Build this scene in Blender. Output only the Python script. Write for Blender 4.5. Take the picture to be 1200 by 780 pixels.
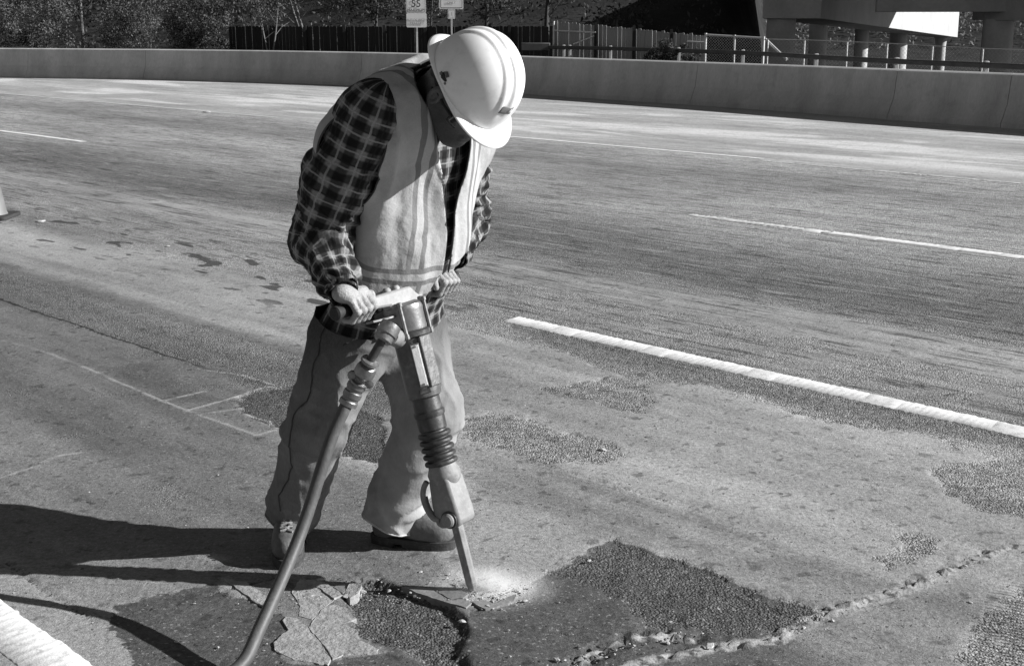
import bpy, math, random
import numpy as np
from mathutils import Vector, Matrix
R = math.radians
random.seed(7); np.random.seed(7)
scn = bpy.context.scene
for _o in list(bpy.data.objects): bpy.data.objects.remove(_o)
col = scn.collection

# ---------------------------------------------------------------- camera
CAM_H, FPX, PITCH = 1.65, 1550.0, math.atan(368/1550.0)
cd = bpy.data.cameras.new('camera'); cam = bpy.data.objects.new('camera', cd); col.objects.link(cam)
cam.location = (0, 0, CAM_H); cam.rotation_euler = (math.pi/2-PITCH, 0, 0)
cd.sensor_width = 36; cd.lens = FPX/1200*36; cd.clip_start = .05; cd.clip_end = 3000
scn.camera = cam
# ---------------------------------------------------------------- light
SUN_EL, SUN_AZ = 25.5, 4.0           # the sun stands to the right and slightly towards the camera
sdir = Vector((math.cos(R(SUN_AZ))*math.cos(R(SUN_EL)), -math.sin(R(SUN_AZ))*math.cos(R(SUN_EL)), math.sin(R(SUN_EL))))
wd = bpy.data.worlds.new('World'); scn.world = wd; wd.use_nodes = True
wn = wd.node_tree; wn.nodes.clear()
sky = wn.nodes.new('ShaderNodeTexSky'); sky.sky_type = 'NISHITA'; sky.sun_disc = False
sky.sun_elevation = R(SUN_EL); sky.sun_rotation = math.atan2(sdir.x, sdir.y)
bw = wn.nodes.new('ShaderNodeRGBToBW'); bgn = wn.nodes.new('ShaderNodeBackground'); wo = wn.nodes.new('ShaderNodeOutputWorld')
sky.air_density = .6; sky.dust_density = .2; sky.ozone_density = 1
bgn.inputs['Strength'].default_value = 0.05
wn.links.new(sky.outputs[0], bw.inputs[0]); wn.links.new(bw.outputs[0], bgn.inputs[0]); wn.links.new(bgn.outputs[0], wo.inputs[0])
sl = bpy.data.lights.new('sun', 'SUN'); sl.energy = 5.0; sl.angle = R(.5); sl.color = (1, 1, 1)
sun = bpy.data.objects.new('sun', sl); col.objects.link(sun)
sun.rotation_euler = sdir.to_track_quat('Z', 'Y').to_euler(); sun.location = (6, -1, 6)
scn.view_settings.view_transform = 'Standard'; scn.view_settings.look = 'None'
scn.view_settings.exposure = 0.72
scn.cycles.volume_bounces = 3; scn.view_settings.gamma = 1

# ---------------------------------------------------------------- measuring helpers: where a seen point stands in the place
CP, SP = math.cos(PITCH), math.sin(PITCH)
def _ray(px, py):
    v = (390-py)/FPX
    return Vector(((px-600)/FPX, CP+v*SP, -SP+v*CP))
def G(px, py, z=0.0):
    d = _ray(px, py); t = (z-CAM_H)/d.z
    return Vector((d.x*t, d.y*t, z))
def J(px, py, Y):
    d = _ray(px, py); t = Y/d.y
    return Vector((d.x*t, Y, CAM_H+d.z*t))
A45 = math.sqrt(.5)
def DS(x, y): return A45*(x+y), A45*(y-x)        # across / along the carriageway
def RD(D, S, z=0.0): return Vector((A45*(D-S), A45*(D+S), z))

# ---------------------------------------------------------------- objects
def tag(o, label=None, cat=None, group=None, kind=None):
    if label: o['label'] = label
    if cat: o['category'] = cat
    if group: o['group'] = group
    if kind: o['kind'] = kind
    return o
def empty(name, loc, label=None, cat=None, group=None, parent=None):
    o = bpy.data.objects.new(name, None); col.objects.link(o); o.location = loc
    o.empty_display_size = .1
    return tag(o, label, cat, group)
def wloc(o):
    v = Vector((0, 0, 0))
    while o is not None: v += o.location; o = o.parent
    return v
def mkmesh(name, V, Fc, smooth=True):
    me = bpy.data.meshes.new(name)
    V = np.asarray(V, dtype=np.float32)
    if isinstance(Fc, np.ndarray):
        n, k = Fc.shape
        me.vertices.add(len(V)); me.vertices.foreach_set('co', V.ravel())
        me.loops.add(n*k); me.loops.foreach_set('vertex_index', Fc.astype(np.int32).ravel())
        me.polygons.add(n); me.polygons.foreach_set('loop_start', np.arange(0, n*k, k, dtype=np.int32))
        me.update(calc_edges=True); me.validate()
    else:
        me.from_pydata([tuple(map(float, v)) for v in V], [], Fc)
    if smooth: me.polygons.foreach_set('use_smooth', [True]*len(me.polygons))
    return me
def link(name, me, mat=None, parent=None, origin=None):
    """links a mesh given in world coordinates; its origin goes to its parent's, or to the given point"""
    o = bpy.data.objects.new(name, me); col.objects.link(o)
    base = wloc(parent) if parent is not None else Vector(origin or (0, 0, 0))
    if base.length > 0: me.transform(Matrix.Translation(-base))
    if parent is not None: o.parent = parent
    else: o.location = base
    if mat: me.materials.append(mat)
    return o
def attr(me, name, vals, typ='FLOAT'):
    a = me.attributes.new(name, typ, 'POINT')
    a.data.foreach_set('value' if typ == 'FLOAT' else 'vector', np.asarray(vals, dtype=np.float32).ravel())
def smooth_angle(me, ang=35):
    try: me.set_sharp_from_angle(angle=R(ang))
    except Exception: pass

class MB:
    def __init__(s): s.v = []; s.f = []
    def add(s, V, Fc):
        n = len(s.v); s.v += [tuple(p) for p in V]; s.f += [tuple(i+n for i in q) for q in Fc]; return s
    def box(s, c, size, M=None):
        c = Vector(c); V = []
        for z in (-.5, .5):
            for y in (-.5, .5):
                for x in (-.5, .5):
                    p = Vector((x*size[0], y*size[1], z*size[2])); V.append(c+((M @ p) if M else p))
        return s.add(V, [(0, 2, 3, 1), (4, 5, 7, 6), (0, 1, 5, 4), (2, 6, 7, 3), (0, 4, 6, 2), (1, 3, 7, 5)])
    def prism(s, pts, z0, z1):
        n = len(pts); V = [Vector((p[0], p[1], z0)) for p in pts]+[Vector((p[0], p[1], z1)) for p in pts]
        Fc = [tuple(range(n, 2*n)), tuple(reversed(range(n)))]
        for i in range(n): j = (i+1) % n; Fc.append((i, j, n+j, n+i))
        return s.add(V, Fc)
    def lathe(s, prof, M=None, seg=28, sx=1, sy=1, close=True):
        """profile of (radius, z) about z"""
        V = []; Fc = []
        for r, z in prof:
            for k in range(seg):
                a = 2*math.pi*k/seg; p = Vector((r*math.cos(a)*sx, r*math.sin(a)*sy, z)); V.append(M @ p if M else p)
        for i in range(len(prof)-1):
            for k in range(seg):
                l = (k+1) % seg; Fc.append((i*seg+k, i*seg+l, (i+1)*seg+l, (i+1)*seg+k))
        if close:
            Fc.append(tuple(reversed(range(seg)))); Fc.append(tuple(range((len(prof)-1)*seg, len(prof)*seg)))
        return s.add(V, Fc)
    def tube(s, pts, rad, seg=12, flat=None):
        pts = [Vector(p) for p in pts]; n = len(pts); V = []; Fc = []
        t = (pts[1]-pts[0]).normalized(); a = t.orthogonal().normalized()
        for i, p in enumerate(pts):
            t = (pts[min(i+1, n-1)]-pts[max(i-1, 0)]).normalized()
            a = (a-t*a.dot(t)).normalized(); b = t.cross(a)
            r = rad[i] if hasattr(rad, '__len__') else rad
            for k in range(seg):
                w = 2*math.pi*k/seg; V.append(p+a*math.cos(w)*r+b*math.sin(w)*r)
        for i in range(n-1):
            for k in range(seg):
                l = (k+1) % seg; Fc.append((i*seg+k, i*seg+l, (i+1)*seg+l, (i+1)*seg+k))
        Fc.append(tuple(reversed(range(seg)))); Fc.append(tuple(range((n-1)*seg, n*seg)))
        return s.add(V, Fc)
    def build(s, name, mat, parent=None, smooth=True, bevel=0, origin=None, ang=35):
        me = mkmesh(name, s.v, s.f, smooth)
        if smooth: smooth_angle(me, ang)
        o = link(name, me, mat, parent, origin)
        if bevel:
            b = o.modifiers.new('bevel', 'BEVEL'); b.width = bevel; b.segments = 2; b.limit_method = 'ANGLE'; b.angle_limit = R(40)
        return o
def bez(pts, n=40):
    """Catmull-Rom through points"""
    P = [Vector(p) for p in pts]; P = [P[0]*2-P[1]]+P+[P[-1]*2-P[-2]]; out = []
    m = len(P)-3
    for i in range(n+1):
        t = i/n*m; k = min(int(t), m-1); t -= k; a, b, c, d = P[k:k+4]
        out.append(.5*((2*b)+(-a+c)*t+(2*a-5*b+4*c-d)*t*t+(-a+3*b-3*c+d)*t**3))
    return out
def frame(z, xhint, o=(0, 0, 0)):
    z = Vector(z).normalized(); x = Vector(xhint); x = (x-z*x.dot(z)).normalized(); y = z.cross(x)
    M = Matrix((x, y, z)).transposed().to_4x4(); M.translation = Vector(o); return M

# ---------------------------------------------------------------- numpy noise
def _hash(ix, iy, iz, seed):
    h = (ix.astype(np.int64)*374761393+iy.astype(np.int64)*668265263+iz.astype(np.int64)*2147483647+seed*1274126177) & 0xffffffff
    h = ((h ^ (h >> 13))*1274126177) & 0xffffffff
    h = h ^ (h >> 16)
    return (h & 0xffff).astype(np.float32)/32767.5-1
def vnoise(P, seed=0):
    P = np.asarray(P, dtype=np.float32); i = np.floor(P); f = P-i; f = f*f*(3-2*f); i = i.astype(np.int64)
    x, y, z = i[:, 0], i[:, 1], i[:, 2]; fx, fy, fz = f[:, 0], f[:, 1], f[:, 2]
    def L(dy, dz):
        a = _hash(x, y+dy, z+dz, seed); return a+(_hash(x+1, y+dy, z+dz, seed)-a)*fx
    a = L(0, 0); b = L(1, 0); c = L(0, 1); d = L(1, 1)
    e = a+(b-a)*fy; g = c+(d-c)*fy
    return e+(g-e)*fz
def fbm(P, oct=3, seed=0):
    s = 0; a = 1; P = np.asarray(P, dtype=np.float32)
    for k in range(oct): s = s+a*vnoise(P*(2.03**k), seed+k); a *= .5
    return s/(2-2*a)

# ---------------------------------------------------------------- implicit surfaces
def A(v): return np.array(v, dtype=np.float32)
def s_cone(P, a, b, ra, rb):
    a = A(a); b = A(b); ab = b-a; t = np.clip((P-a) @ ab/float(ab @ ab), 0, 1)
    return np.linalg.norm(P-a-t[:, None]*ab, axis=1)-(ra+(rb-ra)*t)
def s_sph(P, c, r): return np.linalg.norm(P-A(c), axis=1)-r
def s_ell(P, c, ax, rad):
    """ax: three axes, rad: three radii"""
    q = (P-A(c)) @ np.array([list(x) for x in ax], dtype=np.float32).T; rad = A(rad)
    k = np.linalg.norm(q/rad, axis=1); k2 = np.linalg.norm(q/(rad*rad), axis=1)+1e-6
    return k*(k-1)/k2
def s_box(P, c, ax, half, r):
    q = np.abs((P-A(c)) @ np.array([list(x) for x in ax], dtype=np.float32).T)-(A(half)-r)
    return np.linalg.norm(np.maximum(q, 0), axis=1)+np.minimum(q.max(axis=1), 0)-r
def smin(a, b, k):
    h = np.clip(.5+.5*(b-a)/k, 0, 1); return b+(a-b)*h-k*h*(1-h)
def smax(a, b, k): return -smin(-a, -b, k)
def snets(f, lo, hi, h):
    lo = A(lo); hi = A(hi); n = np.ceil((hi-lo)/h).astype(int)+1
    ax = [lo[i]+h*np.arange(n[i], dtype=np.float32) for i in range(3)]
    vals = np.empty(tuple(n), dtype=np.float32); yy, zz = np.meshgrid(ax[1], ax[2], indexing='ij')
    st = max(1, int(400000/(n[1]*n[2])))
    for i in range(0, n[0], st):
        xs = ax[0][i:i+st]; m = len(xs)
        P = np.empty((m, n[1], n[2], 3), dtype=np.float32); P[..., 0] = xs[:, None, None]; P[..., 1] = yy; P[..., 2] = zz
        vals[i:i+m] = f(P.reshape(-1, 3)).reshape(m, n[1], n[2])
    s = vals < 0; c = n-1
    sl = lambda a, d: a[d[0]:d[0]+c[0], d[1]:d[1]+c[1], d[2]:d[2]+c[2]]
    offs = [(i, j, k) for i in (0, 1) for j in (0, 1) for k in (0, 1)]
    cnt = sum(sl(s, d).astype(np.int8) for d in offs); act = (cnt > 0) & (cnt < 8)
    ci = np.argwhere(act); N = len(ci); idx = -np.ones(act.shape, dtype=np.int64); idx[act] = np.arange(N)
    cv = {d: vals[ci[:, 0]+d[0], ci[:, 1]+d[1], ci[:, 2]+d[2]] for d in offs}
    acc = np.zeros((N, 3), dtype=np.float32); w = np.zeros(N, dtype=np.float32)
    for a in range(3):
        for d in offs:
            if d[a]: continue
            e = list(d); e[a] = 1; e = tuple(e); v0, v1 = cv[d], cv[e]; m = (v0 < 0) != (v1 < 0)
            t = np.where(m, v0/np.where(m, v0-v1, 1), 0); p = np.tile(A(d), (N, 1)); p[:, a] = t
            acc += p*m[:, None]; w += m
    V = lo+h*(ci+acc/w[:, None])
    Q = []
    for a in range(3):
        b, g = (a+1) % 3, (a+2) % 3
        m0 = [slice(None)]*3; m1 = [slice(None)]*3; m0[a] = slice(0, -1); m1[a] = slice(1, None)
        s0 = s[tuple(m0)]; s1 = s[tuple(m1)]; e = np.argwhere(s0 != s1)
        e = e[(e[:, b] > 0) & (e[:, g] > 0) & (e[:, b] < n[b]-1) & (e[:, g] < n[g]-1)]
        def at(db, dg):
            q = e.copy(); q[:, b] -= db; q[:, g] -= dg; return idx[q[:, 0], q[:, 1], q[:, 2]]
        q = np.stack([at(1, 1), at(0, 1), at(0, 0), at(1, 0)], axis=1)
        fl = ~s0[e[:, 0], e[:, 1], e[:, 2]]; q[fl] = q[fl][:, ::-1]; Q.append(q)
    return V.astype(np.float32), np.concatenate(Q)
def vnormals(V, Q):
    a, b, c, d = (V[Q[:, i]] for i in range(4)) if Q.shape[1] == 4 else (V[Q[:, 0]], V[Q[:, 1]], V[Q[:, 2]], V[Q[:, 2]])
    n = np.cross(c-a, d-b) if Q.shape[1] == 4 else np.cross(b-a, c-a)
    N = np.zeros_like(V)
    for i in range(Q.shape[1]): np.add.at(N, Q[:, i], n)
    return N/(np.linalg.norm(N, axis=1)[:, None]+1e-12)
def tris(Q):
    return np.concatenate([Q[:, [0, 1, 2]], Q[:, [0, 2, 3]]]) if Q.shape[1] == 4 else Q
def clip(V, T, g):
    """keeps the part of a triangle mesh where g < 0, cut along g = 0"""
    V = list(map(np.array, V)); g = list(g); out = []; cache = {}
    ga = np.array(g); s = ga[T] < 0; k = s.sum(axis=1)
    out = T[k == 3].tolist()
    def cut(i, j):
        key = (i, j) if i < j else (j, i)
        if key not in cache:
            t = g[key[0]]/(g[key[0]]-g[key[1]]); cache[key] = len(V); V.append(V[key[0]]*(1-t)+V[key[1]]*t)
        return cache[key]
    for t, ss in zip(T[(k == 1) | (k == 2)].tolist(), s[(k == 1) | (k == 2)].tolist()):
        if sum(ss) == 1:
            i = ss.index(True); a, b, c = t[i], t[(i+1) % 3], t[(i+2) % 3]; out.append([a, cut(a, b), cut(a, c)])
        else:
            i = ss.index(False); a, b, c = t[i], t[(i+1) % 3], t[(i+2) % 3]; p, q = cut(a, b), cut(a, c)
            out.append([p, b, c]); out.append([p, c, q])
    V = np.array(V, dtype=np.float32); T = np.array(out, dtype=np.int64)
    used = np.unique(T); m = -np.ones(len(V), dtype=np.int64); m[used] = np.arange(len(used))
    return V[used], m[T]

# ---------------------------------------------------------------- materials
class Sh:
    def __init__(s, name):
        s.mat = bpy.data.materials.new(name); s.mat.use_nodes = True; s.nt = s.mat.node_tree; s.nt.nodes.clear()
        s.out = s.nt.nodes.new('ShaderNodeOutputMaterial'); s.tc = s.nt.nodes.new('ShaderNodeTexCoord')
        s.obj = s.tc.outputs['Object']; s.geo = s.nt.nodes.new('ShaderNodeNewGeometry'); s.pos = s.geo.outputs['Position']
    def put(s, sock, v):
        if v is None: return
        if isinstance(v, bpy.types.NodeSocket): s.nt.links.new(v, sock)
        elif isinstance(v, (int, float)) and sock.type == 'RGBA': sock.default_value = (v, v, v, 1)
        else: sock.default_value = v
    def m(s, op, a, b=0.0, c=0.0, clamp=False):
        n = s.nt.nodes.new('ShaderNodeMath'); n.operation = op; n.use_clamp = clamp
        for i, v in enumerate((a, b, c)): s.put(n.inputs[i], v)
        return n.outputs[0]
    def vm(s, op, a, b=(0, 0, 0), scale=None):
        n = s.nt.nodes.new('ShaderNodeVectorMath'); n.operation = op; s.put(n.inputs[0], a); s.put(n.inputs[1], b)
        if scale is not None: s.put(n.inputs['Scale'], scale)
        return n.outputs['Value'] if op in ('DOT_PRODUCT', 'LENGTH') else n.outputs[0]
    def noise(s, vec, scale=5, detail=3, rough=.5, dist=0):
        n = s.nt.nodes.new('ShaderNodeTexNoise'); s.put(n.inputs['Vector'], vec); n.inputs['Scale'].default_value = scale
        n.inputs['Detail'].default_value = detail; n.inputs['Roughness'].default_value = rough; n.inputs['Distortion'].default_value = dist
        return n.outputs[0]
    def vor(s, vec, scale=5, feat='F1', out=0, rnd=1):
        n = s.nt.nodes.new('ShaderNodeTexVoronoi'); n.feature = feat; s.put(n.inputs['Vector'], vec); n.inputs['Scale'].default_value = scale
        n.inputs['Randomness'].default_value = rnd
        return n.outputs[out]
    def mr(s, v, a, b, c=0., d=1., smooth=False):
        n = s.nt.nodes.new('ShaderNodeMapRange'); s.put(n.inputs[0], v)
        if smooth: n.interpolation_type = 'SMOOTHSTEP'
        for i, x in enumerate((a, b, c, d)): s.put(n.inputs[i+1], x)
        return n.outputs[0]
    def mix(s, f, a, b):   # scalars
        n = s.nt.nodes.new('ShaderNodeMix'); n.data_type = 'FLOAT'; s.put(n.inputs[0], f); s.put(n.inputs[2], a); s.put(n.inputs[3], b)
        return n.outputs[0]
    def ramp(s, f, stops, interp='LINEAR'):
        n = s.nt.nodes.new('ShaderNodeValToRGB'); s.put(n.inputs[0], f); cr = n.color_ramp; cr.interpolation = interp
        while len(cr.elements) < len(stops): cr.elements.new(.5)
        for e, (p, v) in zip(cr.elements, sorted(stops)): e.position = p; e.color = (v, v, v, 1)
        return n.outputs[0]
    def attr(s, name, out='Fac'):
        n = s.nt.nodes.new('ShaderNodeAttribute'); n.attribute_name = name; return n.outputs[out]
    def sep(s, v):
        n = s.nt.nodes.new('ShaderNodeSeparateXYZ'); s.put(n.inputs[0], v); return n.outputs
    def comb(s, x, y, z=0.):
        n = s.nt.nodes.new('ShaderNodeCombineXYZ')
        for i, v in enumerate((x, y, z)): s.put(n.inputs[i], v)
        return n.outputs[0]
    def scale(s, v, k):
        n = s.nt.nodes.new('ShaderNodeVectorMath'); n.operation = 'MULTIPLY'; s.put(n.inputs[0], v); n.inputs[1].default_value = k; return n.outputs[0]
    def bump(s, h, strength=.3, dist=.01, nrm=None):
        n = s.nt.nodes.new('ShaderNodeBump'); s.put(n.inputs['Height'], h); s.put(n.inputs['Strength'], strength); n.inputs['Distance'].default_value = dist
        if nrm is not None: s.put(n.inputs['Normal'], nrm)
        return n.outputs[0]
    def done(s, tone, rough=.7, nrm=None, metal=0., spec=.5, **kw):
        p = s.nt.nodes.new('ShaderNodeBsdfPrincipled'); s.put(p.inputs['Base Color'], tone); s.put(p.inputs['Roughness'], rough)
        s.put(p.inputs['Metallic'], metal); s.put(p.inputs['Specular IOR Level'], spec)
        if nrm is not None: s.put(p.inputs['Normal'], nrm)
        for k, v in kw.items(): s.put(p.inputs[k], v)
        s.nt.links.new(p.outputs[0], s.out.inputs['Surface']); return s.mat
def gmat(name, tone, rough=.7, var=.25, scale=8, bump=.2, bscale=60, metal=0., spec=.5, stretch=(1, 1, 1), dist=.004, dirt=0., dirt_tone=.3, **kw):
    s = Sh(name); v = s.scale(s.obj, stretch)
    a = s.noise(v, scale, 5, .6); b = s.noise(v, bscale, 4, .6)
    t = s.m('MULTIPLY', s.mr(a, .25, .75, 1-var, 1+var), tone); t = s.m('MULTIPLY', t, s.mr(b, .3, .7, 1-var*.4, 1+var*.4))
    if dirt:
        d = s.mr(s.noise(s.obj, scale*2.3, 6, .65), .5, .72, 0, dirt, True); t = s.mix(d, t, dirt_tone)
        rough = s.mix(d, rough, .9)
    return s.done(t, rough, s.bump(b, bump, dist), metal, spec, **kw)
# ================================================================= THE CARRIAGEWAY
def poly_w(pts): return np.array([G(*p)[:2] for p in pts], dtype=np.float32)
def sd_poly(X, Y, P):
    """signed distance to a polygon, negative inside"""
    d = np.full(X.shape, 1e9, dtype=np.float32); ins = np.zeros(X.shape, dtype=bool); n = len(P)
    for i in range(n):
        x0, y0 = P[i]; x1, y1 = P[(i+1) % n]; ex, ey = x1-x0, y1-y0
        t = np.clip(((X-x0)*ex+(Y-y0)*ey)/(ex*ex+ey*ey+1e-9), 0, 1)
        d = np.minimum(d, np.hypot(X-x0-t*ex, Y-y0-t*ey))
        c = ((y0 <= Y) & (y1 > Y)) | ((y1 <= Y) & (y0 > Y))
        xi = x0+(Y-y0)/(ey if abs(ey) > 1e-9 else 1e-9)*ex; ins ^= c & (X < xi)
    return np.where(ins, -d, d)
def d_line(X, Y, P):
    d = np.full(X.shape, 1e9, dtype=np.float32)
    for (x0, y0), (x1, y1) in zip(P[:-1], P[1:]):
        ex, ey = x1-x0, y1-y0; t = np.clip(((X-x0)*ex+(Y-y0)*ey)/(ex*ex+ey*ey), 0, 1)
        d = np.minimum(d, np.hypot(X-x0-t*ex, Y-y0-t*ey))
    return d
AGG = [[(280, 462), (312, 455), (345, 450), (450, 490), (455, 545), (390, 530), (345, 505), (320, 500), (300, 492), (280, 480), (275, 470)],
       [(540, 490), (575, 482), (620, 490), (650, 507), (690, 510), (730, 525), (735, 533), (700, 545), (665, 540), (640, 545), (600, 530), (540, 512)],
       [(635, 455), (680, 447), (720, 442), (760, 450), (765, 470), (750, 485), (720, 480), (690, 468), (650, 465)],
       [(590, 372), (600, 385), (700, 430), (740, 447), (820, 450), (880, 462), (930, 485), (1000, 500), (1100, 508), (1200, 528), (1400, 580), (1500, 560), (1200, 508), (1000, 465), (800, 420), (660, 388)],
       [(1095, 548), (1110, 543), (1200, 535), (1260, 540), (1260, 620), (1200, 605), (1150, 600), (1110, 582), (1095, 565)],
       [(1050, 620), (1080, 625), (1110, 640), (1090, 650), (1040, 665), (1020, 655), (1060, 640)],
       [(640, 672), (668, 655), (700, 637), (722, 632), (745, 640), (775, 648), (800, 655), (832, 667), (870, 685), (905, 700), (960, 712), (968, 718), (930, 735), (880, 742), (820, 738), (760, 735), (720, 700), (680, 680)],
       [(1150, 720), (1200, 690), (1300, 700), (1300, 800), (1130, 800), (1120, 760)]]
HOLE = [(398, 686), (440, 677), (470, 687), (490, 692), (520, 702), (540, 718), (550, 730), (541, 758), (556, 790), (505, 784), (470, 757), (440, 752), (412, 742), (414, 722), (405, 705)]
DARK = [[(552, 708), (600, 704), (625, 683), (640, 672), (668, 655), (700, 637), (722, 632), (775, 648), (832, 667), (905, 700), (968, 716), (905, 748), (830, 758), (745, 775), (600, 830), (540, 790), (540, 758), (550, 730)],
        [(138, 708), (170, 700), (215, 690), (250, 683), (265, 695), (300, 705), (320, 718), (345, 722), (330, 745), (322, 760), (345, 778), (440, 768), (470, 757), (505, 780), (520, 830), (100, 840), (165, 790), (155, 775), (150, 757), (134, 742), (122, 736)],
        [(398, 686), (440, 677), (490, 692), (520, 702), (550, 730), (541, 758), (556, 790), (505, 784), (412, 742)],
        [(280, 462), (345, 450), (450, 490), (455, 545), (390, 530), (320, 500), (280, 480)]]
MED = [[(780, 652), (832, 640), (900, 648), (960, 655), (1065, 690), (970, 716), (905, 700), (832, 667)],
       [(960, 712), (1010, 708), (1080, 690), (1150, 690), (1175, 720), (1120, 760), (1130, 800), (700, 860), (745, 780), (905, 752)],
       [(560, 545), (640, 560), (700, 590), (800, 625), (860, 650), (700, 640), (560, 590)],
       [(600, 530), (660, 545), (760, 588), (850, 612), (940, 650), (900, 640), (790, 606), (640, 560)],
       [(120, 430), (180, 425), (260, 470), (190, 470), (150, 450)]]
PALE = [[(0, 657), (50, 690), (110, 727), (130, 735), (138, 745), (152, 760), (158, 780), (165, 800), (60, 860), (-200, 860), (-200, 640)],
        [(262, 676), (288, 682), (304, 694), (318, 704), (320, 716), (300, 706), (268, 695), (252, 684)],
        [(235, 652), (250, 648), (268, 652), (270, 658), (250, 658)],
        [(595, 590), (640, 600), (690, 625), (722, 632), (668, 655), (612, 692), (590, 704), (540, 690), (500, 640), (560, 600)]]
PLN = [[(0, 398), (60, 415), (110, 435), (190, 470), (230, 485), (265, 497), (300, 510), (325, 503), (315, 492), (288, 485)], [(190, 470), (240, 458)],
       [(215, 482), (270, 467), (312, 453), (333, 455)], [(235, 485), (285, 478)], [(230, 432), (285, 440), (333, 455)],
       [(40, 545), (70, 533), (95, 530)], [(0, 560), (45, 545)]]
PLW = [[(775, 590), (840, 565)], [(805, 608), (880, 575), (960, 548)], [(830, 668), (870, 645), (900, 630)], [(1118, 735), (1122, 750), (1140, 768)], [(765, 640), (780, 608)]]
CRK = [[(-200, 300), (0, 357), (79, 380), (198, 412), (232, 427)], [(5, 658), (50, 690), (110, 727)], [(640, 545), (700, 562), (790, 590)],
       [(925, 700), (972, 714)], [(645, 735), (700, 752)], [(870, 640), (975, 670)], [(550, 730), (541, 758)], [(543, 700), (565, 712), (600, 704)], [(550, 520), (600, 535), (640, 545)],
       [(240, 697), (330, 674), (420, 680), (540, 700)], [(1060, 640), (1120, 655)], [(905, 480), (960, 487), (1010, 500)], [(0, 410), (40, 424)]]
RIDGE = [(700, 800), (745, 778), (825, 758), (905, 748), (940, 729), (975, 716), (1010, 705), (1050, 692), (1080, 682), (1100, 672), (1125, 662), (1150, 652), (1175, 645), (1200, 639), (1400, 580)]
RUB = [(640, 800), (665, 785), (690, 768), (720, 752), (745, 746), (775, 742), (812, 746)]

def grow(a, b, s0, k, smax):
    out = [a]; s = s0
    while abs(out[-1]-b) > s*.5 and (out[-1] < b if b > a else out[-1] > b):
        s = min(s*k, smax); out.append(out[-1]+(s if b > a else -s))
    return out
xs = list(reversed(grow(-2.5, -420, .0125, 1.045, 30)))+list(np.arange(-2.5, 1.5, .0125))[1:]+grow(1.5, 420, .0115, 1.045, 30)
ys = list(reversed(grow(2.95, -80, .0115, 1.12, 12)))+list(np.arange(2.95, 6.2, .0125))[1:]+grow(6.2, 520, .0125, 1.026, 30)
X, Y = np.meshgrid(np.array(xs, dtype=np.float32), np.array(ys, dtype=np.float32)); nx, ny = len(xs), len(ys); X, Y = X.ravel(), Y.ravel()
near = (np.abs(X) < 4.5) & (Y > 2.2) & (Y < 9); Xn, Yn = X[near], Y[near]
def field(fn, far=.3):
    o = np.full(X.shape, far, dtype=np.float32); o[near] = np.clip(fn(), -far, far); return o
P3 = np.stack([X, Y, np.zeros_like(X)], axis=1); Pn = P3[near]
jag = .012*fbm(Pn*28, 3, 5)+.006*vnoise(Pn*120, 9)
fa_agg = field(lambda: np.min([sd_poly(Xn, Yn, poly_w(p)) for p in AGG], axis=0)+jag*3.2)
fa_hole = field(lambda: sd_poly(Xn, Yn, poly_w(HOLE))+jag)
fa_dark = field(lambda: np.min([sd_poly(Xn, Yn, poly_w(p)) for p in DARK], axis=0)+jag*2.0)
fa_med = field(lambda: np.min([sd_poly(Xn, Yn, poly_w(p)) for p in MED], axis=0)+jag*3)
fa_pale = field(lambda: np.min([sd_poly(Xn, Yn, poly_w(p)) for p in PALE], axis=0)+jag)
fa_line = field(lambda: np.minimum(np.min([d_line(Xn+jag*.6, Yn, poly_w(p)) for p in PLN], axis=0)+.002, np.min([d_line(Xn+jag*.8, Yn, poly_w(p)) for p in PLW], axis=0)+.007))
fa_crk = field(lambda: np.min([d_line(Xn+jag*.5, Yn+jag*.4, poly_w(p)) for p in CRK], axis=0))
fa_rid = field(lambda: d_line(Xn, Yn, poly_w(RIDGE))+jag)
fa_rub = field(lambda: d_line(Xn, Yn, poly_w(RUB))+jag)
def sst(x, a, b): t = np.clip((x-a)/(b-a), 0, 1); return t*t*(3-2*t)
Z = np.zeros_like(X)
zz = np.zeros_like(Xn); h_ = fa_hole[near]
n1 = fbm(Pn*55, 3, 21); n3 = fbm(Pn*26, 3, 41); n2 = fbm(Pn*12, 3, 31)
zz -= .016*(1-sst(h_, -.012, .004)); zz += .005*n1*(1-sst(h_, -.02, .0))
ag = fa_agg[near]; zz -= .004*(1-sst(ag, -.01, .006)); zz += .0035*n1*(1-sst(ag, -.01, .01))
dk = fa_dark[near]; zz -= .003*(1-sst(dk, -.006, .004))
rd = fa_rid[near]; zz += np.maximum(0, .003+.018*n1+.014*n3)*(1-sst(rd, .004, .040)); zz -= .010*sst(n3, .0, .4)*(1-sst(rd, .02, .05))
rb = fa_rub[near]; zz += (.017*n1+.013*n3-.006)*(1-sst(rb, .02, .055))
pl = fa_line[near]; zz += .003*(1-sst(pl, .002, .012)); cr = fa_crk[near]; zz -= .006*(1-sst(cr, .0, .010))
zz += .0015*n2+.0006*n1
Dn_ = (Xn+Yn)*A45; Sn_ = (Yn-Xn)*A45; ml = np.maximum((1-sst(np.abs(Dn_-5.15), .085, .12))*(Sn_ < 5.2), 1-sst(np.abs(Dn_-1.40), .085, .12)); zz *= 1-ml
edge = sst(np.abs(Xn), 3.5, 4.5)
Z[near] = zz*(1-edge)
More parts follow.
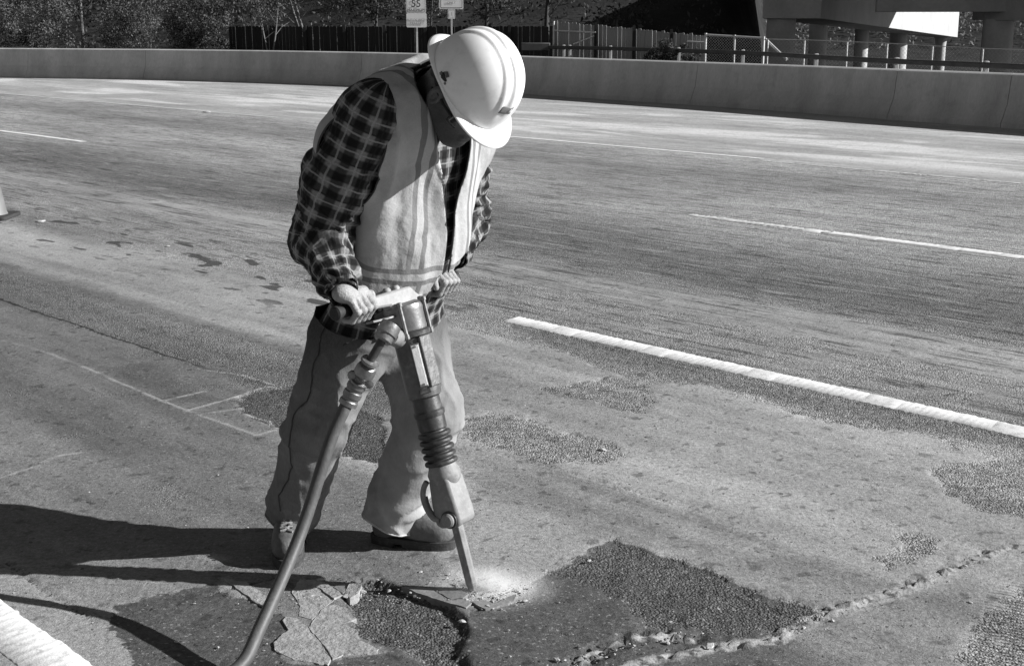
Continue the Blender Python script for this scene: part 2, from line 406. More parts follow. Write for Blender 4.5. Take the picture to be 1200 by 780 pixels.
# the carriageway ends at the foot of the median barrier, the far one begins behind it
BARP = [G(-900, 88)]
_bar_px = [(0, 91), (200, 94), (380, 99), (560, 107), (700, 116), (900, 129.5), (1050, 141), (1200, 152)]
BAR = [G(*p) for p in _bar_px]
e0 = (BAR[1]-BAR[0]).normalized(); e1 = (BAR[-1]-BAR[-2]).normalized()
BAR = [BAR[0]-e0*60, BAR[0]-e0*25]+BAR+[BAR[-1]+e1*12, BAR[-1]+e1*40]
BARS = bez(BAR, 240)
BX = np.array([p.x for p in BARS]); BY = np.array([p.y for p in BARS])
def beyond(x, y):
    """distance behind the barrier line (positive on the far side)"""
    x = np.atleast_1d(np.asarray(x, dtype=np.float64)); y = np.atleast_1d(np.asarray(y, dtype=np.float64)); best = np.full(x.shape, 1e9); sg = np.ones(x.shape)
    for i in range(0, len(BX)-1, 2):
        j = min(i+2, len(BX)-1); ex, ey = BX[j]-BX[i], BY[j]-BY[i]; l2 = ex*ex+ey*ey
        if l2 < 1e-9: continue
        t = ((x-BX[i])*ex+(y-BY[i])*ey)/l2
        tc = np.clip(t, 0 if i else -50, 1 if j < len(BX)-1 else 50); d = np.hypot(x-BX[i]-tc*ex, y-BY[i]-tc*ey)
        s = np.sign(ex*(y-BY[i])-ey*(x-BX[i])); m = d < best; best[m] = d[m]; sg[m] = s[m]
    return best*sg
BE = beyond(X, Y)
def terrain_z(x, y, e=None):
    x = np.atleast_1d(np.asarray(x, dtype=np.float64)); y = np.atleast_1d(np.asarray(y, dtype=np.float64))
    if e is None: e = beyond(x, y)
    right = sst(x, 6, 24)
    z = -sst(e, 13, 26)*(.5+3.2*right)
    z = z+(1-sst(x/np.maximum(y, 20), .15, .195))*sst(e, 30, 90)*22*(.35+.65*sst(x, -40, 5))
    z = z+sst(y, 150, 320)*26
    P = np.stack([x, y, 0*x], axis=1)/9.0
    return z+sst(e, 16, 30)*.5*fbm(P, 3, 77)
quad = np.arange((ny-1)*(nx-1)); qi, qj = quad//(nx-1), quad % (nx-1)
q0 = qi*nx+qj; QG = np.stack([q0, q0+1, q0+nx+1, q0+nx], axis=1)
V = np.stack([X, Y, Z], axis=1)

# ---- road surface material: bands run along the traffic lanes (D = metres across them)
s = Sh('worn_concrete_road'); sp = s.sep(s.pos)
D = s.m('MULTIPLY', s.m('ADD', sp[0], sp[1]), A45); S_ = s.m('MULTIPLY', s.m('SUBTRACT', sp[1], sp[0]), A45)
n_st = s.noise(s.pos, 8, 6, .65, .6)
vds = s.comb(D, S_)
n_low = s.noise(s.comb(D, s.m('MULTIPLY', S_, .25)), 1.1, 5, .6)
n_mid = s.noise(s.comb(D, s.m('MULTIPLY', S_, .35)), 5, 5, .65)
n_str = s.noise(s.comb(s.m('MULTIPLY', D, 4), s.m('MULTIPLY', S_, .35)), 1.6, 5, .6)
n_blot = s.noise(s.pos, 3.0, 6, .62); n_fine = s.noise(s.pos, 55, 5, .7); n_sp = s.noise(s.pos, 160, 3, .7)
Dn = s.m('ADD', D, s.m('MULTIPLY', s.m('SUBTRACT', n_mid, .5), .30))
def band(stops): return s.ramp(s.m('DIVIDE', Dn, 24.0), [(max(0, min(1, p/24.0)), v) for p, v in stops])
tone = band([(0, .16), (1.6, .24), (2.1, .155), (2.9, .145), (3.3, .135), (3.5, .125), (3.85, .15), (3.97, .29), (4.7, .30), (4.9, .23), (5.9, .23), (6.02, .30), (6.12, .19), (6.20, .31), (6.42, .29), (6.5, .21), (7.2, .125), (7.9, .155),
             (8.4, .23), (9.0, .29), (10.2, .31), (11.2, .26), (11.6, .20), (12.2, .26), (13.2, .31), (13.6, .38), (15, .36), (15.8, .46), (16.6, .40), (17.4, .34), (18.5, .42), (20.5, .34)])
aggm = band([(0, .3), (1.5, .1), (2.1, .30), (3.25, .32), (3.4, .72), (3.75, .68), (3.95, .05), (4.65, .05), (4.85, .68), (5.9, .62), (6.05, .1), (6.4, .3), (6.6, .9), (7.9, .9), (9, .9), (13.2, .9), (13.5, .05), (24, .02)])
# right of the worker the inner band stays smooth
rt = s.m('MULTIPLY', s.mr(S_, 4.4, 3.9, 0, 1, True), s.m('MULTIPLY', s.mr(Dn, 2.75, 3.0, 0, 1, True), s.mr(Dn, 4.1, 3.8, 0, 1, True)))
tone = s.mix(rt, tone, .305); aggm = s.mix(rt, aggm, .08)
agg_a = s.m('MULTIPLY', s.mr(s.m('ADD', s.attr('agg'), s.m('MULTIPLY', s.m('SUBTRACT', n_st, .5), .10)), -.016, .014, 1, 0, True), s.mr(n_st, .34, .46, .35, 1, True))
br = s.mr(s.m('ADD', n_blot, s.m('MULTIPLY', n_mid, .6)), .70, .90, 0, 1, True)
amask = s.m('MAXIMUM', s.mr(s.m('ADD', aggm, s.m('MULTIPLY', s.m('SUBTRACT', n_blot, .5), 1.5)), .36, .70, 0, 1, True), agg_a)
dark_a = s.mr(s.attr('dark'), -.004, .004, 1, 0, True); med_a = s.mr(s.m('ADD', s.attr('med'), s.m('MULTIPLY', s.m('SUBTRACT', n_blot, .5), .22)), -.06, .06, 1, 0, True)
pale_a = s.mr(s.attr('pale'), -.03, .02, 1, 0, True); hole_a = s.mr(s.attr('hole'), -.003, .004, 1, 0, True)
# exposed stones
vs = s.vor(s.pos, 135); vc = s.vor(s.pos, 135, out=1); vcb = s.nt.nodes.new('ShaderNodeRGBToBW'); s.put(vcb.inputs[0], vc); vcb = vcb.outputs[0]
vs2 = s.vor(s.pos, 250); vb2 = s.nt.nodes.new('ShaderNodeRGBToBW'); s.put(vb2.inputs[0], s.vor(s.pos, 250, out=1)); vb2 = vb2.outputs[0]
stone = s.m('MULTIPLY', s.m('MULTIPLY', s.mr(vcb, .2, .8, .58, 1.6), s.mr(vb2, .2, .8, .7, 1.35)), s.m('MULTIPLY', s.mr(vs, .15, .65, 1.12, .72), s.mr(n_fine, .3, .7, .72, 1.3)))
t1 = s.m('MULTIPLY', s.m('MULTIPLY', tone, s.mr(n_low, .3, .7, .74, 1.26)), s.mr(n_st, .3, .7, .86, 1.14)); t1 = s.m('MULTIPLY', t1, s.mr(n_str, .3, .7, .76, 1.24))
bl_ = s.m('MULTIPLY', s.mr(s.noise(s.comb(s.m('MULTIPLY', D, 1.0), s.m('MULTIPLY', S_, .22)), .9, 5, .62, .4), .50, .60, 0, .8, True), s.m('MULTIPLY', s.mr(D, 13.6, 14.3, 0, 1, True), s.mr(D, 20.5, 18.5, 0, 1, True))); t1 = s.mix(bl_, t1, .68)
t1 = s.mix(med_a, t1, s.m('MULTIPLY', t1, .68)); t1 = s.mix(pale_a, t1, s.m('MULTIPLY', s.mr(n_blot, .3, .7, .9, 1.1), .29))
t1 = s.mix(dark_a, t1, s.m('MULTIPLY', s.m('MULTIPLY', s.mr(n_blot, .3, .7, .78, 1.22), s.m('MULTIPLY', s.mr(n_st, .3, .7, .8, 1.25), s.mix(agg_a, 1, 1.35))), .082))
am2 = s.m('MAXIMUM', s.m('MULTIPLY', amask, s.m('SUBTRACT', 1, s.m('MULTIPLY', s.m('MAXIMUM', dark_a, pale_a), s.m('SUBTRACT', 1, agg_a)))), hole_a)
t2 = s.mix(am2, s.m('MULTIPLY', t1, s.m('MULTIPLY', s.mr(n_fine, .3, .7, .62, 1.40), s.mr(n_sp, .3, .7, .72, 1.3))), s.m('MULTIPLY', s.m('MULTIPLY', t1, s.mix(agg_a, 1.10, .74)), stone))
spk = s.mr(s.noise(s.pos, 70, 3, .6), .615, .67, 0, 1); t2 = s.mix(s.m('MULTIPLY', spk, .55), t2, .40)                # pale grit
pit = s.mr(s.noise(s.pos, 38, 4, .6), .37, .31, 0, .6); t2 = s.m('MULTIPLY', t2, s.m('SUBTRACT', 1, pit))   # small pits
blc = s.mr(s.noise(s.scale(s.pos, (1, 1, 1)), 14, 3, .55), .60, .67, 0, .45); t2 = s.m('MULTIPLY', t2, s.m('SUBTRACT', 1, blc))
# scars scraped along the lane
sc_ = s.mr(s.noise(s.comb(s.m('MULTIPLY', D, 9), s.m('MULTIPLY', S_, .8)), 2.4, 5, .65), .535, .60, 0, 1, True)
t2 = s.m('MULTIPLY', t2, s.m('SUBTRACT', 1, s.m('MULTIPLY', s.m('MULTIPLY', sc_, s.mr(D, 4.8, 5.2, 0, 1)), s.mr(D, 13.2, 13.6, .55, .2))))
sc2 = s.mr(s.noise(s.comb(s.m('MULTIPLY', D, 7), s.m('MULTIPLY', s.m('ADD', S_, 31), .6)), 2.0, 5, .65), .57, .64, 0, 1, True)
t2 = s.mix(s.m('MULTIPLY', s.m('MULTIPLY', sc2, s.mr(D, 4.8, 5.2, 0, 1)), .5), t2, .40)
jn_ = s.m('ABSOLUTE', s.m('ADD', s.m('SUBTRACT', D, 3.34), s.m('MULTIPLY', s.m('SUBTRACT', n_mid, .5), .12)))
jm_ = s.m('MULTIPLY', s.mr(s.m('ADD', jn_, s.m('MULTIPLY', s.m('SUBTRACT', n_st, .5), .05)), .004, .014, .9, 0, True), s.mr(S_, 5.3, 5.6, 0, 1)); t2 = s.mix(jm_, t2, .02)
fl_ = s.m('MULTIPLY', s.mr(s.noise(s.comb(s.m('MULTIPLY', D, 4.5), s.m('MULTIPLY', S_, 1.5)), 1.5, 2, .5), .60, .63, 0, 1, True), s.m('MULTIPLY', s.mr(Dn, 4.2, 4.6, 0, 1), s.mr(Dn, 5.6, 5.2, 0, 1))); t2 = s.mix(s.m('MULTIPLY', fl_, s.mr(S_, 5, 6, 0, .85)), t2, .035)
pl_ = s.mr(s.m('ADD', s.attr('pline'), s.m('MULTIPLY', s.m('SUBTRACT', n_fine, .5), .02)), .005, .016, .8, 0, True); pl_ = s.m('MULTIPLY', pl_, s.mr(n_st, .40, .56, .12, 1, True)); t2 = s.mix(pl_, t2, .38)
rd_ = s.mr(s.m('ADD', s.attr('ridge'), s.m('MULTIPLY', s.m('SUBTRACT', n_st, .5), .09)), .016, .034, 1, 0, True); t2 = s.mix(rd_, t2, s.m('MULTIPLY', s.mr(n_fine, .3, .7, .55, 1.3), s.mr(s.noise(s.pos, 30, 4, .65), .36, .52, .10, .38, True)))
ck_ = s.mr(s.m('ADD', s.attr('crack'), s.m('MULTIPLY', s.m('SUBTRACT', n_fine, .5), .012)), .001, .006, .9, 0, True); t2 = s.mix(ck_, t2, .03)
pw_ = s.mr(s.m('ADD', s.attr('powder'), s.m('MULTIPLY', s.m('SUBTRACT', n_st, .5), .10)), .19, .0, 0, 1, True); t2 = s.mix(s.m('MULTIPLY', s.m('POWER', pw_, 1.0), .95), t2, .72)  # settled powder round the chisel, painted brighter for the glow of sunlit dust
# worn tining grooves at the bottom right
gr = s.m('MULTIPLY', s.mr(s.attr('grv'), -.12, .02, 1, 0, True), s.mr(s.m('SINE', s.m('MULTIPLY', s.m('ADD', s.m('MULTIPLY', sp[0], .45), sp[1]), 2*math.pi/.021)), .0, .8, 0, 1))
gr = s.m('MULTIPLY', gr, s.mr(n_blot, .35, .6, .2, 1)); t2 = s.m('MULTIPLY', t2, s.m('SUBTRACT', 1, s.m('MULTIPLY', gr, .5)))
hgt = s.m('ADD', s.m('MULTIPLY', s.m('MULTIPLY', s.m('SUBTRACT', .6, vs), am2), 1.3), s.m('ADD', s.m('MULTIPLY', n_fine, .8), s.m('MULTIPLY', n_sp, .45)))
hgt = s.m('SUBTRACT', hgt, s.m('ADD', s.m('MULTIPLY', pit, 1.2), s.m('MULTIPLY', gr, 1.5)))
road_m = s.done(t2, s.mix(am2, .62, .8), s.bump(hgt, .7, .006), 0, .35)
GRV = [(1150, 690), (1200, 670), (1400, 700), (1300, 860), (1100, 800), (1120, 740)]
fa_grv = field(lambda: sd_poly(Xn, Yn, poly_w(GRV)))
def part_mesh(name, g, mat, zf=None):
    inside = g < 0; k = inside[QG].sum(axis=1); sel = QG[k > 0]
    used = np.unique(sel); mp = -np.ones(len(X), dtype=np.int64); mp[used] = np.arange(len(used))
    Vp = V[used].copy()
    if zf is not None: Vp[:, 2] = zf(Vp[:, 0], Vp[:, 1])
    me = mkmesh(name, Vp, mp[sel])
    if zf is None:
        for nm, a in (('agg', fa_agg), ('hole', fa_hole), ('dark', fa_dark), ('med', fa_med), ('pale', fa_pale), ('pline', fa_line), ('crack', fa_crk), ('ridge', np.minimum(fa_rid, fa_rub*1.2+.004)), ('grv', fa_grv), ('powder', np.hypot((X-float(G(575, 688).x))*.8, (Y-float(G(575, 686).y))))):
            attr(me, nm, a[used])
    return link(name, me, mat)
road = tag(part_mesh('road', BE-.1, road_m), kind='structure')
asph = gmat('far_road_surface', .16, .8, .25, .6, .4, 40)
def far_z(x, y): return terrain_z(x, y)-.004
far = tag(part_mesh('far_road', np.maximum(BE-13.5, -(BE+.5)), asph, lambda x, y: 0*x-.03), kind='structure')
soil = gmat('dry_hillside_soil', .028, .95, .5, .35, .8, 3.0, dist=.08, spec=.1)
hill = tag(part_mesh('hillside', 12.5-BE, soil, lambda x, y: terrain_z(x, y)-.06*(1-sst(beyond(x, y), 12, 14))), kind='structure')

# ---- painted and profiled lane lines
paint = gmat('road_line_paint', .72, .6, .14, 11, .35, 150, dirt=.85, dirt_tone=.34)
paint2 = gmat('worn_road_line_paint', .55, .6, .25, 30, .25, 150, dirt=.95, dirt_tone=.22)
def lane_line(D0, S0, S1, w, ribs=True, raised=(), mat=paint, z=.004, ribp=.034, ragged=.006, ribh=.0022):
    """a strip of thick ribbed line marking, with raised smooth blocks"""
    root = empty('lane_line', RD(D0, (S0+S1)/2)); tag(root, kind='structure')
    n = int(abs(S1-S0)/.0068); mb = MB(); L = []
    Ss = np.linspace(S0, S1, n+1); no = vnoise(np.stack([Ss*60, Ss*0, Ss*0+D0], axis=1), 3); no2 = vnoise(np.stack([Ss*45, Ss*0+9, Ss*0+D0], axis=1), 4)
    for i, S in enumerate(Ss):
        skew = lambda d: S+d*.0
        k = (S/ribp) % 1; hz = z+(ribh*min(1, max(0, 1.6*math.sin(k*2*math.pi))) if ribs else 0)+.0005*no[i]
        a, b = D0-w/2+no[i]*ragged*.6+(.0008*math.sin(k*2*math.pi) if ribs else 0), D0+w/2+no2[i]*ragged
        for d, h in ((a, -.001), (a+.003, hz), (D0, hz), (b-.003, hz), (b, -.001)):
            L.append(RD(d, S+(d-D0)*.12, h))
    Fc = [(5*i+j, 5*i+j+1, 5*i+j+6, 5*i+j+5) for i in range(n) for j in range(4)]
    mb.add(L, Fc).build('paint_strip', mat, root, ang=60)
    for S in raised:
        b = MB(); pts = []
        for i in range(9):
            for j in range(7):
                u = -1+2*i/8; v = -1+2*j/6; hh = .006*(max(0, 1-abs(u)**3.5))**.6*(max(0, 1-abs(v)**4))**.5+.001
                pts.append(RD(D0+v*w*.5+.002*math.sin(9*u+S), S+u*.085+v*.02, hh))
        b.add(pts, [(7*i+j, 7*i+j+1, 7*i+j+8, 7*i+j+7) for i in range(8) for j in range(6)]).build('raised_block', mat, root, ang=80)
    return root
SB = [DS(*G(*p)[:2])[1] for p in ((658, 389), (765, 413), (893, 439), (1037, 469), (1192, 501))]
lane_line(5.15, 5.16, 1.5, .150, raised=SB, ribh=.0008, z=.0016)
lane_line(1.40, 4.6, 2.2, .145, ribp=.036, ribh=.0011, z=.0018)
lane_line(8.80, 30.5, 26.9, .12, False, mat=paint); lane_line(8.78, 20.75, 17.1, .12, False, mat=paint)
SC = [DS(*G(*p)[:2])[1] for p in ((855, 257), (955, 270), (1018, 279), (1110, 291), (1180, 301))]
lane_line(9.12, 5.55, 1.5, .14, True, raised=SC[1:], mat=paint, ribh=.0006, z=.0025); lane_line(9.12, 6.95, 5.57, .11, False, raised=SC[:1], mat=paint2, z=.0025, ragged=.03)
lane_line(13.35, 32, 19, .10, False, mat=paint2, ragged=.02); lane_line(13.5, 14.2, 9.2, .10, False, mat=paint, ragged=.012)
lane_line(13.3, 9.1, -6, .06, False, mat=paint2, ragged=.03)

# ---- cracked plates of the old surface around the hole
plate_m = gmat('pale_broken_concrete', .30, .85, .3, 22, 1.0, 60, dist=.006, dirt=.55, dirt_tone=.13)
plate_d = gmat('grey_broken_concrete', .20, .85, .3, 14, .5, 70, dist=.004)
def plate(px, top=.004, tilt=(0, 0), mat=plate_m, name='pavement_piece', sd=1, parent=road, bot=-.03):
    P = [G(*p) for p in px]; rnd = random.Random(sd); c = sum(P, Vector())/len(P); P = [p+(p-c).normalized()*.0028 for p in P]; out = []
    for a, b in zip(P, P[1:]+P[:1]):
        n = max(1, int((b-a).length/.012))
        for k in range(n):
            q = a.lerp(b, k/n); nn_ = Vector((float(fbm([[q.x*40, q.y*40, sd]], 2, 3)[0]), float(fbm([[q.x*40, q.y*40, sd+9]], 2, 4)[0]), 0)); q = q+Vector((rnd.uniform(-1, 1), rnd.uniform(-1, 1), 0))*.0016+nn_*.004; out.append(q)
    n = len(out); V_ = []; 
    zt = lambda q: top+tilt[0]*(q.x-c.x)+tilt[1]*(q.y-c.y)
    for sc2_, dz in ((1, None), (1, -.0025), (.985, 0)):
        for q in out:
            qq = c+(q-c)*sc2_; V_.append((qq.x, qq.y, bot if dz is None else zt(qq)+dz+rnd.uniform(-.0006, .0006)))
    Fc = []
    for l in range(2):
        for i in range(n): j = (i+1) % n; Fc.append((l*n+i, l*n+j, (l+1)*n+j, (l+1)*n+i))
    Fc.append(tuple(range(2*n, 3*n)))
    me = mkmesh(name, V_, Fc, False)
    import bmesh
    bm = bmesh.new(); bm.from_mesh(me); bmesh.ops.recalc_face_normals(bm, faces=bm.faces); bm.to_mesh(me); bm.free()
    return link(name, me, mat, parent, c)
plate([(351, 679), (372, 683), (394, 697), (390, 704), (376, 713), (366, 726), (350, 722), (352, 708), (342, 694)], .0015, sd=1)
plate([(379, 713), (392, 708), (405, 713), (417, 725), (402, 731), (416, 738), (421, 750), (443, 760), (442, 765), (402, 767), (390, 772), (378, 752), (362, 735), (369, 726)], .002, sd=2)
plate([(336, 722), (347, 724), (361, 737), (375, 752), (387, 772), (384, 779), (346, 773), (322, 761), (322, 752), (338, 738), (331, 727)], .0012, sd=3)
plate([(357, 678), (380, 683), (396, 694), (400, 698), (391, 702), (376, 690), (352, 681)], .004, (.04, 0), sd=4)
plate([(404, 697), (411, 685), (423, 690), (420, 698), (410, 702)], .009, (.12, .08), sd=5)
plate([(392, 688), (404, 682), (410, 685), (402, 697)], .004, (.06, -.06), plate_d, sd=6)
plate([(472, 687), (505, 690), (513, 695), (530, 704), (543, 700), (553, 706), (545, 712), (530, 708), (508, 701), (490, 695)], .003, mat=plate_d, sd=7)
plate([(514, 694), (535, 692), (548, 698), (542, 702), (528, 703)], .006, (.05, 0), plate_d, sd=8)
plate([(552, 706), (566, 704), (580, 708), (594, 701), (604, 697), (602, 706), (582, 711), (570, 714)], .004, mat=plate_d, sd=9)
plate([(262, 678), (288, 683), (304, 694), (318, 704), (320, 716), (300, 706), (283, 693)], .003, sd=10)
# ================================================================= MEDIAN BARRIER
conc = gmat('barrier_concrete', .40, .85, .26, 1.6, .45, 45, stretch=(1, 1, .22), dirt=.35, dirt_tone=.22)
def bar_param(px):
    t = (px-600)/FPX; best = min(range(len(BARS)), key=lambda i: abs(BARS[i].x/max(.1, BARS[i].y*CP+CAM_H*SP)-t) if BARS[i].y > 0 else 9)
    return best
BT = [(BARS[min(i+1, len(BARS)-1)]-BARS[max(i-1, 0)]).normalized() for i in range(len(BARS))]
PROF = [(.0, -.03), (.0, .075), (.02, .10), (.12, .33), (.135, .36), (.190, .80), (.245, .825), (.355, .825), (.375, .80), (.41, .36), (.43, .33), (.57, .10), (.60, .075), (.60, -.03)]
barrier = empty('median_barrier', BARS[120], 'long low concrete median barrier with sloping foot across the far edge of the road', 'barrier')
cuts = sorted({0, len(BARS)-1, bar_param(38), bar_param(420), bar_param(812), bar_param(1042), 30, 60})
cuts += list(range(cuts[-2]+22, len(BARS)-8, 22)); cuts = sorted(set(cuts))
for ci_, (a, b) in enumerate(zip(cuts[:-1], cuts[1:])):
    V_, F_ = [], []; n = len(PROF); rows = []
    for i in range(a, b+1):
        sh = .005 if i == a else (-.005 if i == b else 0); nrm = Vector((-BT[i].y, BT[i].x, 0))
        if nrm.y < 0: nrm = -nrm
        rows.append((BARS[i]+BT[i]*sh, nrm))
    for p, nrm in rows:
        for o, z in PROF: V_.append((p.x+nrm.x*o, p.y+nrm.y*o, z))
    m = len(rows)
    for i in range(m-1):
        for j in range(n-1): F_.append((i*n+j, i*n+j+1, (i+1)*n+j+1, (i+1)*n+j))
    F_.append(tuple(range(n))); F_.append(tuple(reversed(range((m-1)*n, m*n))))
    me = mkmesh('barrier_segment', V_, F_); smooth_angle(me, 25); link('barrier_segment', me, conc, barrier)
# dirt line at the foot and stencilled digits
scrawl = gmat('chalky_marking_paint', .62, .8, .4, 30, .2, 90, dirt=.5, dirt_tone=.3)
def text_obj(name, body, size, M, mat, parent, ext=.002, align='CENTER', spacing=1.0, bold=0.0):
    cu = bpy.data.curves.new(name, 'FONT'); cu.body = body; cu.size = size; cu.extrude = ext; cu.align_x = align; cu.space_character = spacing; cu.offset = bold
    t = bpy.data.objects.new(name, cu); col.objects.link(t); bpy.context.view_layer.update()
    me = bpy.data.meshes.new_from_object(t.evaluated_get(bpy.context.evaluated_depsgraph_get())); bpy.data.objects.remove(t); me.name = name
    me.transform(M); return link(name, me, mat, parent)
i_ = bar_param(365); tx = BT[i_].copy(); tx = tx if tx.x > 0 else -tx
nrm = Vector((tx.y, -tx.x, 0)); slope = Vector((0, 0, .47))-nrm*.04
slope.normalize(); nn = tx.cross(slope)
Mt = Matrix((tx, slope, nn)).transposed().to_4x4(); Mt.translation = BARS[i_]-nrm*.155+Vector((0, 0, .30))+nn*.006
text_obj('stencilled_digits', '414029', .30, Mt, scrawl, barrier, .001, spacing=.85)

# ================================================================= FAR GUARD RAIL
steel = gmat('weathered_rail_steel', .07, .7, .3, 3, .2, 40)
postw = gmat('pale_post_paint', .55, .7, .2, 5, .2, 40)
galv = gmat('galvanised_tube', .62, .5, .15, 10, .1, 60, metal=.3)
GRZ = .66
grp = [G(x, y, GRZ) for x, y in ((640, 53.5), (700, 54.5), (760, 56), (880, 60), (960, 64.5), (1050, 69), (1150, 73), (1260, 78))]
grl = bez(grp, 60); grl.append(grl[-1]+(grl[-1]-grl[-2])*40)
rail = empty('guard_rail', Vector((grl[20].x, grl[20].y, 0)), 'low dark box beam guard rail on short pale posts behind the median barrier', 'guard rail')
mb = MB(); V_ = []
for i, p in enumerate(grl):
    t = (grl[min(i+1, len(grl)-1)]-grl[max(i-1, 0)]).normalized(); nr = Vector((t.y, -t.x, 0)); nr = nr if nr.y < 0 else -nr
    for o, z in ((.05, 0), (.08, -.03), (.08, -.11), (.05, -.13), (-.04, -.13), (-.04, 0)): V_.append(p+nr*o+Vector((0, 0, z)))
mb.add(V_, [(6*i+j, 6*i+(j+1) % 6, 6*i+6+(j+1) % 6, 6*i+6+j) for i in range(len(grl)-1) for j in range(6)]).build('rail_beam', steel, rail)
for px in (662, 670, 716, 790, 870, 957, 1051, 1153, 1262):
    t = (px-600)/FPX; p = min(grl, key=lambda q: abs(q.x/(q.y*CP+(CAM_H-GRZ)*SP)-t))
    MB().box(p+Vector((0, .06, -.36)), (.10, .12, .78)).build('rail_post', postw, rail, bevel=.01)
MB().box(grl[0]+Vector((-.4, 0, -.05)), (1.1, .3, .30)).build('end_block', steel, rail, bevel=.03)

# ================================================================= FENCES
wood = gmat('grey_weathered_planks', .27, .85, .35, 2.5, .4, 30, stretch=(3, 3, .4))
wood_d = gmat('dark_creosoted_planks', .022, .9, .4, 2.5, .4, 30, stretch=(3, 3, .4))  # near-black tone paints the tree shade on the long fence; dark posts share it
def tz(x, y): return float(terrain_z(x, y)[0])
def plank_mesh(w, h, t=.02):
    mb = MB(); c = .025
    P = [(-w/2, 0), (w/2, 0), (w/2, h-c), (w/2-c, h), (-w/2+c, h), (-w/2, h-c)]
    mb.add([(x, -t/2, z) for x, z in P]+[(x, t/2, z) for x, z in P], [(0, 1, 2, 3, 4, 5), (11, 10, 9, 8, 7, 6)]+[(i, (i+1) % 6+0, (i+1) % 6+6, i+6)[::-1] for i in range(6)])
    return mkmesh('plank', mb.v, mb.f, False)
def plank_fence(P0, P1, mat, label, posts=6, pw=.145, gap=.012, jit=.03, seed=1, rails=None):
    rnd = random.Random(seed); root = empty('plank_fence', Vector((P0.x, P0.y, tz(P0.x, P0.y))), label, 'fence')
    d = P1-P0; Lh = math.hypot(d.x, d.y); n = int(Lh/(pw+gap)); ang = math.atan2(d.y, d.x)
    me = plank_mesh(pw, 2.6); me.materials.append(mat)
    for i in range(n):
        t = (i+.5)/n; p = P0.lerp(P1, t); o = bpy.data.objects.new('plank', me); col.objects.link(o); o.parent = root
        o.location = Vector((p.x, p.y, p.z-2.6+rnd.uniform(-jit, jit)))-root.location+Vector((math.sin(ang), -math.cos(ang), 0))*rnd.uniform(-.006, .006)
        o.rotation_euler = (0, rnd.uniform(-.006, .006), ang)
    return root, d, ang
fr, d_, an = plank_fence(J(650, 25, 52), J(826, 41.5, 49), wood, 'weathered grey plank fence with pale rails standing behind the guard rail', seed=2)
for px, ty, Yy in ((698, 29, 51.1), (743, 32.5, 50.4), (787, 37, 49.7)):
    p = J(px, ty, Yy-.08); MB().box((p.x, p.y, p.z-1.3), (.10, .10, 2.75)).build('fence_post', wood_d, fr)
for a, b in (((650, 36, 51.9), (698, 38, 51.05)), ((805, 49, 49.2), (826, 50, 48.9))):
    MB().tube([J(*a)+Vector((0, -.1, 0)), J(*b)+Vector((0, -.1, 0))], .035).build('rail', galv, fr)
MB().tube([J(672, 52, 51.3), J(697, 42, 51)], .03).build('brace', galv, fr)
p = J(649, 25, 51.95); MB().tube([p, Vector((p.x, p.y, p.z-2.6))], .04).build('end_post', galv, fr)
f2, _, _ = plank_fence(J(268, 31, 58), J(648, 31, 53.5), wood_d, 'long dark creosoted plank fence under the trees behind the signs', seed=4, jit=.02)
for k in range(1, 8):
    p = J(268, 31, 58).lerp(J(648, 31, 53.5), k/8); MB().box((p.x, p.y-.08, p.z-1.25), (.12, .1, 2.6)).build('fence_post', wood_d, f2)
# gate of tubes
gt = empty('tube_gate', J(861, 60, 48.3)*1, 'pale tube framed double gate with wire infill beside the plank fence', 'gate')
Ya = 48.4
c = [J(827, 41, 48.7), J(861, 43, 48.3), J(895, 45, 47.9)]
bt = [Vector((p.x, p.y, p.z-2.0)) for p in c]
for k in range(3): MB().tube([c[k]+Vector((0, 0, .06)), bt[k]], .045 if k != 1 else .035).build('gate_post', galv, gt)
for k in range(2):
    MB().tube([c[k], c[k+1]], .04).build('top_tube', galv, gt); MB().tube([bt[k]+Vector((0, 0, .3)), bt[k+1]+Vector((0, 0, .3))], .03).build('bottom_tube', galv, gt)
MB().tube([J(897, 46, 47.8), J(922, 70, 47.0)], .045).build('brace', galv, gt)
def wires(A0, A1, h, name, parent, sp=.11, r=.005):
    V_, F_ = [], []; d = A1-A0; Lh = math.hypot(d.x, d.y); u = Vector((d.x, d.y, 0))/Lh
    for sg in (1, -1):
        k = -h if sg > 0 else 0
        while k < Lh+(0 if sg > 0 else h):
            a0, z0, a1, z1 = (k, 0, k+h, h) if sg > 0 else (k, 0, k-h, h)
            if a0 < 0: z0 += (-a0)*1; a0 = 0
            if a1 > Lh: z1 -= a1-Lh; a1 = Lh
            if a1 < 0: z1 -= -a1; a1 = 0
            if a0 > Lh: z0 += a0-Lh; a0 = Lh
            if z1 > z0+.02:
                b = A0.lerp(A1, a0/Lh); b = Vector((b.x, b.y, b.z-h+z0)); e = A0.lerp(A1, a1/Lh); e = Vector((e.x, e.y, e.z-h+z1))
                n = len(V_); w = Vector((0, 0, r)); V_ += [b-w, b+w, e+w, e-w]; F_.append((n, n+1, n+2, n+3))
            k += sp
    o = link(name, mkmesh(name, V_, F_, False), galv, parent); tag(o, kind='stuff')
wires(c[0], c[2], 1.7, 'wire_mesh', gt, .10, .006)
# chain link fence below the bridge
cl = empty('chain_link_fence', J(1000, 70, 44), 'thin chain link fence on slim posts in front of the bridge columns', 'fence')
cp = [J(900, 46, 47.5), J(943, 47, 46.8), J(993, 49, 46), J(1040, 51, 45), J(1093, 54, 44), J(1152, 57, 43), J(1260, 61, 41)]
for p in cp: MB().tube([p, Vector((p.x, p.y, p.z-2.0))], .03).build('fence_post', galv, cl)
for a, b in zip(cp[:-1], cp[1:]): MB().tube([a, b], .012).build('top_wire', galv, cl); wires(a, b, 1.6, 'wire_mesh', cl, .13, .0035)

